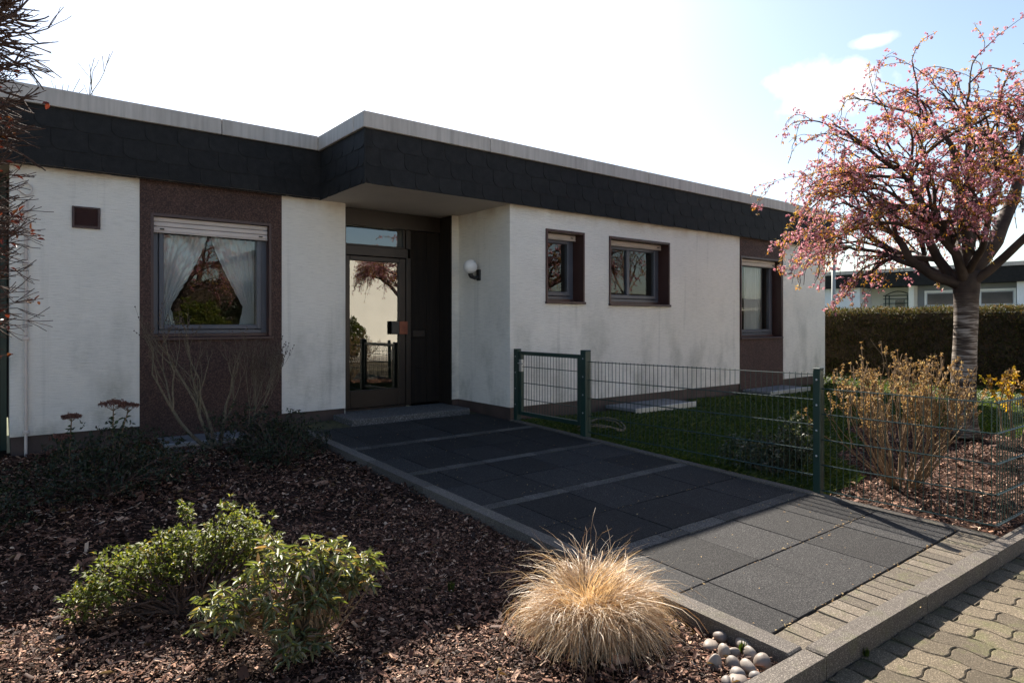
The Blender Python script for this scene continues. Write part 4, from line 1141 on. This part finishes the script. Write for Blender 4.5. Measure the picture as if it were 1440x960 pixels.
# ------------------------------------------------------------------ CORNER SHRUBS behind the fence
def hydrangea():
    base = (5.98, 2.25, pz(2.25) - .02); rr = random.Random(91); g = np.random.default_rng(91)
    t = thing('hydrangea_shrub', 'big bare shrub with dry tan flower heads in the corner of the mesh fence', 'shrub', base)
    b = MB(); tips = []
    for k in range(46):
        an = rr.uniform(0, 6.28); sp = rr.uniform(.1, 1.45)
        d = Vector((math.cos(an)*sp*1.0, math.sin(an)*sp*.9, 1)).normalized()
        branching(b, Vector(base) + Vector((math.cos(an)*.10, math.sin(an)*.10, 0)), d, rr.uniform(.40, .54), rr.uniform(.0055, .010), 3, rr, (2, 3), .36, .60, .12, .09, tips, 5, .0025)
    b.build('branches', M['paletwig'], t)
    tp = [(p, d) for p, d, dp in tips if dp == 0 and p.z > base[2] + .45 and rr.random() < .42]
    P = np.array([list(p) for p, d in tp]); D = np.array([list(d) for p, d in tp])
    hi = P[:, 2]
    v, f = rosettes(P, D, 8, .020, .011, g=g, six=False, spread=1.0)
    bulk('flower_heads', v, f, M['bud'], t)
hydrangea()

def yellow_shrub(base, label, seed):
    rr = random.Random(seed); g = np.random.default_rng(seed)
    t = thing('flowering_shrub', label, 'shrub', base, 'yellow flowering shrubs on the lawn')
    b = MB(); tips = []
    for k in range(9):
        an = rr.uniform(0, 6.28); sp = rr.uniform(.1, .4)
        branching(b, Vector(base) + Vector((math.cos(an)*.12, math.sin(an)*.12, 0)), (math.cos(an)*sp, math.sin(an)*sp, 1), .40, .016, 2, rr, (2, 3), .42, .62, .1, .1, tips, 5, .003)
    b.build('stems', M['paletwig'], t)
    P = np.array([list(p) for p, d, dp in tips if dp <= 1]); D = np.array([list(d) for p, d, dp in tips if dp <= 1])
    k = g.uniform(0, 1, len(P)); 
    v, f = rosettes(P[k < .45], D[k < .45], 6, .045, .028, g=g, six=False); bulk('flowers', v, f, M['yellow'], t)
    v, f = rosettes(P[k > .6], D[k > .6], 5, .045, .02, g=g, six=False); bulk('leaves', v, f, M['bud'], t)
yellow_shrub((9.15, 2.25, pz(2.2)), 'yellow flowering shrub right of the cherry trunk, above the fence corner', 95)
yellow_shrub((9.0, 1.72, pz(1.7)), 'yellow flowering shrub cut by the right frame edge', 96)
leafy_shrub('evergreen_shrub', 'small dark evergreen shrub behind the fence, its top catching the sun', 'shrub', (5.42, 3.12, pz(3.1) - .02),
    [(0, 0, .20, .30, .32, .22), (-.02, .25, .15, .26, .28, .18), (.14, -.14, .32, .20, .20, .22), (.1, -.22, .18, .2, .2, .18)], 700, 6, .034, .016, M['litleaf'], M['twig'], 97, six=False, surf=.5, nst=50)

# hose ring hanging behind the fence
coil = MB()
coil.tube([(5.55 + .30*math.cos(t), 5.35 + .30*math.sin(t)*.9, .16 + .05*math.sin(t*2) + .01*math.sin(t*9)) for t in [k*math.pi/16 for k in range(33)]], .010, 6)
coil.tube([(5.56 + .29*math.cos(t), 5.36 + .30*math.sin(t)*.9, .185 + .04*math.sin(t*2 + .5)) for t in [k*math.pi/16 for k in range(33)]], .009, 6)
tag(coil.build('wire_coil', M['twig'], None, smooth=True), 'loose ring of pale cable on the ground behind the gate post', 'cable')

# ------------------------------------------------------------------ CHERRY TREE
def cherry(base, label, seed, H=1.0, trunk_r=.165, fork=1.95, R=2.5, dens=1.0, name='cherry_tree', limbs=None, group=None, nhang=110):
    rr = random.Random(seed); g = np.random.default_rng(seed); base = Vector(base)
    t = thing(name, label, 'tree', base, group)
    b = MB()
    pts, rad = [], []
    for i in range(13):
        k = i/12; z = k*(fork + .05)
        pts.append(base + Vector((.03*math.sin(k*3), .02*math.sin(k*4 + 1), z)))
        fl = 1 + .5*math.exp(-k*9) + .22*max(0, k-.75)/.25
        rad.append(trunk_r*fl*(1 - .08*k)*rr.uniform(.97, 1.03))
    b.tube(pts, rad, 18); b.build('trunk', M['cherry'], t, smooth=True)
    top = pts[-1] - Vector((0, 0, .1))
    bb = MB(); bl = []
    def limb(p, d, ln, r, depth, sag):
        seg = 7; P = [Vector(p)]; Rr = [r]; q = Vector(p); dd = Vector(d).normalized()
        for i in range(seg):
            f_ = i/seg
            dd = (dd + Vector((rr.gauss(0, .16), rr.gauss(0, .16), rr.gauss(0, .12) - sag*f_ + (.08 if depth >= 3 else .0)))).normalized()
            q = q + dd*ln/seg; P.append(q.copy()); Rr.append(max(.003, r*(1 - .5*(i+1)/seg)))
        bb.tube(P, Rr, 8 if r > .03 else (5 if r > .008 else 4), cap=False)
        if depth <= 1:
            for i in range(1, seg+1): bl.append((P[i], depth))
            for i in range(1, seg): bl.append((P[i].lerp(P[i+1], .5), depth))
        if depth == 0: return
        nk = {4: 5, 3: 5, 2: 5, 1: 3}[depth]
        for k in range(nk):
            i = rr.randint(2, seg) if k else seg
            ax = dd.orthogonal().normalized(); ax.rotate(__import__('mathutils').Quaternion(dd, rr.uniform(0, 6.28)))
            if ax.z < -.3 and depth > 1: ax.z *= -.5
            nd = ((P[i] - P[i-1]).normalized() + ax*rr.uniform(.45, 1.0))
            rel = P[i] - base; hor = Vector((rel.x, rel.y, 0))
            nd += hor*.16
            far = min(1, hor.length/R)
            limb(P[i], nd, ln*rr.uniform(.50, .78), Rr[i]*(.85 if k == 0 else .62), depth-1, sag + .055 + .12*far)
    for (dx, dy, dz, ln, r) in limbs:
        limb(top + Vector((dx*.06, dy*.06, rr.uniform(-.1, .1))), (dx, dy, dz), ln, r, 3, .06)
    bb2 = MB()
    # long pendulous shoots from the outer twigs
    hang = [p for p, d in bl if d == 0 and Vector((p.x - base.x, p.y - base.y)).length > R*.45 and p.z > base.z + 1.9]
    rr.shuffle(hang)
    for p in hang[:nhang]:
        ln = rr.uniform(.25, .8); o = Vector((p.x - base.x, p.y - base.y, 0)).normalized()
        q = [p + o*ln*(.25*k/6 + rr.uniform(-.02, .02)) + Vector((rr.uniform(-.02, .02), rr.uniform(-.02, .02), -ln*(k/6)**1.35)) for k in range(7)]
        q = [w_ for w_ in q if w_.z > base.z + 1.75]
        if len(q) < 3: continue
        bb2.tube(q, [.0045]*len(q), 4, cap=False)
        for w_ in q[1:]: bl.append((w_, 0))
        for k in range(2): bl.append((q[-1] + Vector((rr.uniform(-.03, .03), rr.uniform(-.03, .03), 0)), 0))
    bb.v, bb.f, bb.m = bb.v, bb.f, bb.m
    o_ = len(bb.v); bb.v += bb2.v; bb.f += [tuple(i + o_ for i in f) for f in bb2.f]; bb.m += bb2.m
    bb.build('branches', M['cherry'], t, smooth=True)
    P = np.array([list(p) for p, d in bl])
    # blossom clumps gathered along the twigs, thick in places and thin in others
    dn = .5 + .5*np.sin(P[:, 0]*3.1 + 1)*np.sin(P[:, 1]*2.7)*np.sin(P[:, 2]*3.3)
    u = g.uniform(0, 1, len(P))
    Q = P[u < dens*(.12 + .52*dn)]
    Q = np.repeat(Q, 2, 0) + g.normal(0, .03, (2*len(Q), 3))
    v, f = rosettes(Q, np.tile([0, 0, -.3], (len(Q), 1)), 6, .026, .026, g=g, six=False, spread=1, up=-.2, fold=.35)
    bulk('blossom', v, f, M['blossom'], t)
    Q = P[(u > .5) & (u < .5 + dens*.55)]
    v, f = rosettes(Q, np.tile([0, 0, -.2], (len(Q), 1)), 5, .042, .013, g=g, six=False, spread=1, up=0)
    bulk('young_leaves', v, f, M['youngleaf'], t)
    print('cherry', len(P), 'twig points', len(bb.f))
    return t
def rfz(r, f, z): return (r*math.cos(YAW) + f*math.sin(YAW), -r*math.sin(YAW) + f*math.cos(YAW), z)
cherry((8.87, 2.69, pz(2.7)), 'pink flowering weeping cherry tree with banded bark, right of the house', 105, R=2.4, fork=1.90, trunk_r=.128, nhang=48, dens=.60,
    limbs=[(*rfz(*d), ln, r) for d, ln, r in [((-1, .1, .62), 1.15, .066), ((-.75, -.6, .85), 1.45, .06), ((-.35, -.95, .6), 1.15, .05), ((-.45, .4, .95), 1.45, .065), ((-.05, -.3, 1.1), 1.5, .07),
      ((.35, .4, 1.05), 1.5, .065), ((.9, -.1, 1.0), 1.5, .10), ((.5, -.8, .8), 1.5, .055), ((-.6, .8, .7), 1.4, .055), ((.7, .7, .8), 1.5, .06), ((-.70, -.72, .7), 1.05, .045)]])

# ------------------------------------------------------------------ CLIPPED BEECH at the left edge
def beech():
    base = Vector((-.62, 3.92, bz(3.92))); rr = random.Random(111); g = np.random.default_rng(111)
    t = thing('clipped_tree', 'clipped bare tree with stubby twigs and a few russet leaves at the left frame edge', 'tree', base)
    b = MB(); b.tube([base, base + Vector((.02, 0, 1.2)), base + Vector((0, .03, 3.4))], [.11, .09, .05], 10); b.build('trunk', M['twig'], t, smooth=True)
    b = MB(); tips = []
    for k in range(560):
        z = rr.uniform(1.35, 3.3); an = rr.gauss(-.25, .9)
        d = Vector((math.cos(an), math.sin(an), rr.uniform(-.05, .65) if z > 1.9 else rr.uniform(-.15, .3)))
        branching(b, base + Vector((0, 0, z)), d, rr.uniform(.34, .58) if z > 2.3 else rr.uniform(.36, .50), rr.uniform(.008, .022) if z > 2.4 else rr.uniform(.004, .009), 2, rr, (3, 5), .55, .44, .04, .10, tips, 5, .0016)
    b.build('branches', M['redtwig'], t)
    P = np.array([list(p) for p, d, dp in tips]); u = g.uniform(0, 1, len(P))
    k = (u < .02) & (P[:, 2] < 2.6)
    v, f = rosettes(P[k], np.tile([0, 0, -.3], (k.sum(), 1)), 2, .032, .02, g=g); bulk('leaves', v, f, M['redleaf'], t)
beech()

# ------------------------------------------------------------------ HEDGE, NEIGHBOUR HOUSE, STREET LAMP
def hedge(label, x0, x1, y0, y1, z0, z1, n_, seed, kinds='wts'):
    t = thing('hedge', label, 'hedge', (x0, (y0+y1)/2, z0)); g = np.random.default_rng(seed)
    b = MB(); b.box(x0 + .09, x1 - .09, y0 + .09, y1 - .09, z0, z1 - .07); b.build('core', M['hedgecore'], t)
    def face(m_, kind):
        if kind == 'w': p = np.stack([x0 + g.uniform(-.02, .11, m_), g.uniform(y0, y1, m_), g.uniform(z0, z1, m_)], 1); o = [-1., 0, .4]
        if kind == 't': p = np.stack([g.uniform(x0, x1, m_), g.uniform(y0, y1, m_), z1 + g.uniform(-.09, .03, m_)], 1); o = [0, 0, 1.]
        if kind == 's': p = np.stack([g.uniform(x0, x1, m_), y0 + g.uniform(-.02, .11, m_), g.uniform(z0, z1, m_)], 1); o = [0, -1., .4]
        if kind == 'n': p = np.stack([g.uniform(x0, x1, m_), y1 + g.uniform(-.11, .02, m_), g.uniform(z0, z1, m_)], 1); o = [0, 1., .4]
        p += .03*np.sin(p[:, [1]]*5)*np.array([[1, 0, .5]])
        return rosettes(p, np.tile(o, (m_, 1)), 2, .09, .022, g=g, six=False, up=.9)
    vs, fs, q = [], [], 0
    for m_, kd in ((n_ if kinds[0] in 'wn' else 0, kinds[0]), (n_//2, 't'), (n_//8, 's')):
        v, f = face(m_, kd); vs.append(v); fs.append(f + q); q += len(v)
    bulk('foliage', np.concatenate(vs), np.concatenate(fs), M['hedge'], t)
hedge('long clipped conifer hedge with a sunlit green top, behind the cherry tree', 15.5, 16.5, 1.9, 13, .03, 1.65, 15000, 121)

nb = thing('neighbour_house', 'white flat-roofed house with dark fascia and garage doors, behind the hedge', 'house', (30, 10, 0))
X = 30
b = MB(); b.box(X, X + 9, 13.07, 26, 0, 2.9); b.box(X, X + 9, -4, 7.39, 0, 2.9); build_split(b, 'wall', M['white_wall'], nb)
b = MB(); b.box(X + 1.2, X + 9, 10.98, 13.069, 0, 2.9); b.box(X + .002, X + 1.199, 10.9, 11.1, 0, 2.9); b.build('entrance_wall', M['cream_wall'], nb)
b = MB(); b.box(X + .4, X + 9, 7.391, 10.899, 0, 2.9); b.build('garage_wall', M['grey_paint'], nb)
b = MB(); b.box(X - .25, X + 9.2, -4.2, 26.2, 2.901, 3.5); b.build('fascia', M['slate'], nb)
b = MB(); b.box(X - .3, X + 9.25, -4.25, 26.25, 3.501, 3.65); b.build('roof_edge_trim', M['alu'], nb)
for (y0, y1) in ((8.9, 10.55), (7.55, 8.65)):
    b = MB(); b.box(X + .34, X + .399, y0, y1, 0, 2.62); gd = b.build('garage_door', M['door_grey'], nb)
    b = MB(); b.box(X + .32, X + .338, y0 - .06, y0 + .02, 0, 2.68); b.box(X + .32, X + .338, y1 - .02, y1 + .06, 0, 2.68); b.box(X + .319, X + .337, y0 + .02, y1 - .02, 2.6, 2.68); b.build('frame', M['white_trim'], gd)
    b = MB(); b.box(X + .325, X + .339, y0 + .05, y1 - .05, 2.1, 2.55); b.build('top_pane', M['dark_pane'], gd)
b = MB(); b.box(X + .30, X + .338, 10.0, 10.3, 1.5, 2.0); hb = b.build('hatch_frame', M['white_trim'], nb)
b = MB(); b.box(X + .28, X + .299, 10.06, 10.24, 1.56, 1.93); b.build('hatch_pane', M['dark_pane'], hb)
b = MB(); b.box(X + 1.14, X + 1.199, 11.7, 12.05, .3, 2.35); b.build('entrance_door', M['dark_pane'], nb)
tr = MB()
for yy in (11.35, 11.5, 12.25, 12.4): tr.tube([(X + 1.0, yy, .1), (X + 1.0, yy, 2.55)], .025, 6)
for z in (2.2, 2.4, 2.55): tr.tube([(X + 1.0, 11.25, z), (X + 1.0, 12.5, z)], .02, 6)
tr.tube([(X + .95, 11.35 + 1.05*k/10, 2.55 + .18*math.sin(math.pi*k/10)) for k in range(11)], .02, 6)
tr.build('trellis', M['green_metal'], nb)

sl_ = thing('street_lamp', 'grey street lamp with a flat boxy head, rising above the hedge at the house end', 'street lamp', (19.4, 9.2, 0))
b = MB(); b.tube([(19.4, 9.2, -.2), (19.4, 9.2, 1.0), (19.4, 9.2, 3.50)], [.075, .06, .055], 12); b.build('pole', M['mast'], sl_, smooth=True)
b = MB()
b.add([(19.25,8.95,3.50),(19.25,9.45,3.50),(19.65,9.45,3.50),(19.65,8.95,3.50),(19.12,8.80,3.62),(19.12,9.60,3.62),(19.85,9.60,3.66),(19.85,8.80,3.66)], [(0,1,2,3),(7,6,5,4),(0,4,5,1),(1,5,6,2),(2,6,7,3),(3,7,4,0)])
b.build('lamp_head', M['mast'], sl_)

# ------------------------------------------------------------------ BEYOND THE ROOF and ACROSS THE STREET (seen in the panes)
def bare_tree(label, base, h, seed, depth=4, r=.2):
    rr = random.Random(seed); t = thing('bare_tree', label, 'tree', base, 'leafless trees in the distance'); b = MB()
    b.tube([Vector(base), Vector(base) + Vector((0, 0, h*.4))], [r, r*.7], 8); b.build('trunk', M['twig'], t)
    b = MB()
    for k in range(5):
        an = k*1.26 + rr.uniform(-.3, .3)
        branching(b, Vector(base) + Vector((0, 0, h*rr.uniform(.3, .4))), (math.cos(an)*.5, math.sin(an)*.5, 1), h*.22, r*.45, depth, rr, (2, 3), .42, .72, .08, .10, None, 4, .012, 3)
    b.build('crown', M['twig'], t)
bare_tree('faint leafless tree top showing above the roof edge at far left', (1.75, 33, 0), 11.5, 131)
bare_tree('leafless tree across the street mirrored in the wider small window', (33, -16, 0), 9, 132)
bare_tree('leafless tree across the street mirrored in the right tall window', (44, -19, 0), 9, 133)
bare_tree('leafless tree across the street mirrored in the narrow window', (24, -17, 0), 10, 134)

sheet('bounce_ground', [(-60, -60, -.06), (90, -60, -.06), (90, -6, -.06), (-60, -6, -.06)], M['bounce_ground'])  # added pale ground opposite, bounces sunlight onto the shaded facade
op = thing('opposite_house', 'white house across the street, mirrored in the door and window panes', 'house', (12, -9, 0))
b = MB(); b.box(8.8, 20, -20, -9.5, -.1, 4.2); b.box(20.001, 60, -26, -15, -.1, 2.5); b.box(-14, 3.0, -24, -15, -.1, 2.7); build_split(b, 'wall', M['cream_wall'], op)
b = MB(); b.box(8.5, 20.3, -20.3, -9.4, 4.201, 4.45); b.box(20.301, 60.2, -26.2, -14.8, 2.501, 3.2); b.box(-14.2, 3.2, -24.2, -14.8, 2.701, 3.4); build_split(b, 'fascia', M['slate'], op)
for x0 in (16.5, 26, 31, 38, -6, -1):
    b = MB(); yy = -9.499 if 8 < x0 < 20 else -14.999
    b.box(x0, x0 + 1.6, yy, yy + .04, .9, 2.2); b.build('window', M['dark_pane'], op)
leafy_shrub('round_shrub', 'rounded yellow-green shrub across the street, mirrored in the left window', 'shrub', (4.9, -6.6, -.05),
    [(0, 0, 1.1, .85, .8, 1.0)], 1500, 6, .10, .05, M['azalea'], M['twig'], 141, six=False, surf=.7, nst=30)
leafy_shrub('round_shrub', 'dark green shrub across the street, behind the yellow-green one in the pane', 'shrub', (5.9, -9.0, -.05),
    [(0, 0, 1.1, 2.2, .8, 1.0)], 1600, 6, .12, .06, M['darkleaf'], M['twig'], 142, six=False, surf=.7, nst=30)
cherry((4.6, -8.6, -.05), 'pink flowering cherry across the street, mirrored in the left window', 151, R=3.2, dens=.9, fork=2.2, trunk_r=.2,
    limbs=[(-.9, .1, .7, 1.6, .09), (.9, .2, .7, 1.6, .09), (.1, .9, .8, 1.5, .09), (-.2, -.8, 1.0, 1.5, .09), (.1, 0, 1.3, 1.5, .09)])

leafy_shrub('round_shrub', 'leafy shrub across the street, mirrored low in the left of the door glass', 'shrub', (10.2, -7.0, -.05),
    [(0, 0, .85, .62, .6, .75)], 1000, 6, .09, .045, M['azalea'], M['twig'], 143, six=False, surf=.7, nst=30)
cherry((11.4, -4.9, -.05), 'pink flowering cherry across the street, mirrored in the top of the door glass', 152, R=2.4, dens=.9, fork=2.2, trunk_r=.13, nhang=120,
    limbs=[(-.9, .2, .5, 1.3, .06), (.7, .6, .6, 1.3, .06), (-.2, .9, .6, 1.2, .06), (-.6, -.6, .8, 1.2, .06), (.1, 0, 1.1, 1.2, .06)])

hedge('added tall hedge across the street, there to darken the reflection in the left window', 0.5, 8.2, -13.0, -12.0, -.1, 3.0, 6000, 161, kinds='nts')  # hedge out of view, added to darken the left window's reflection
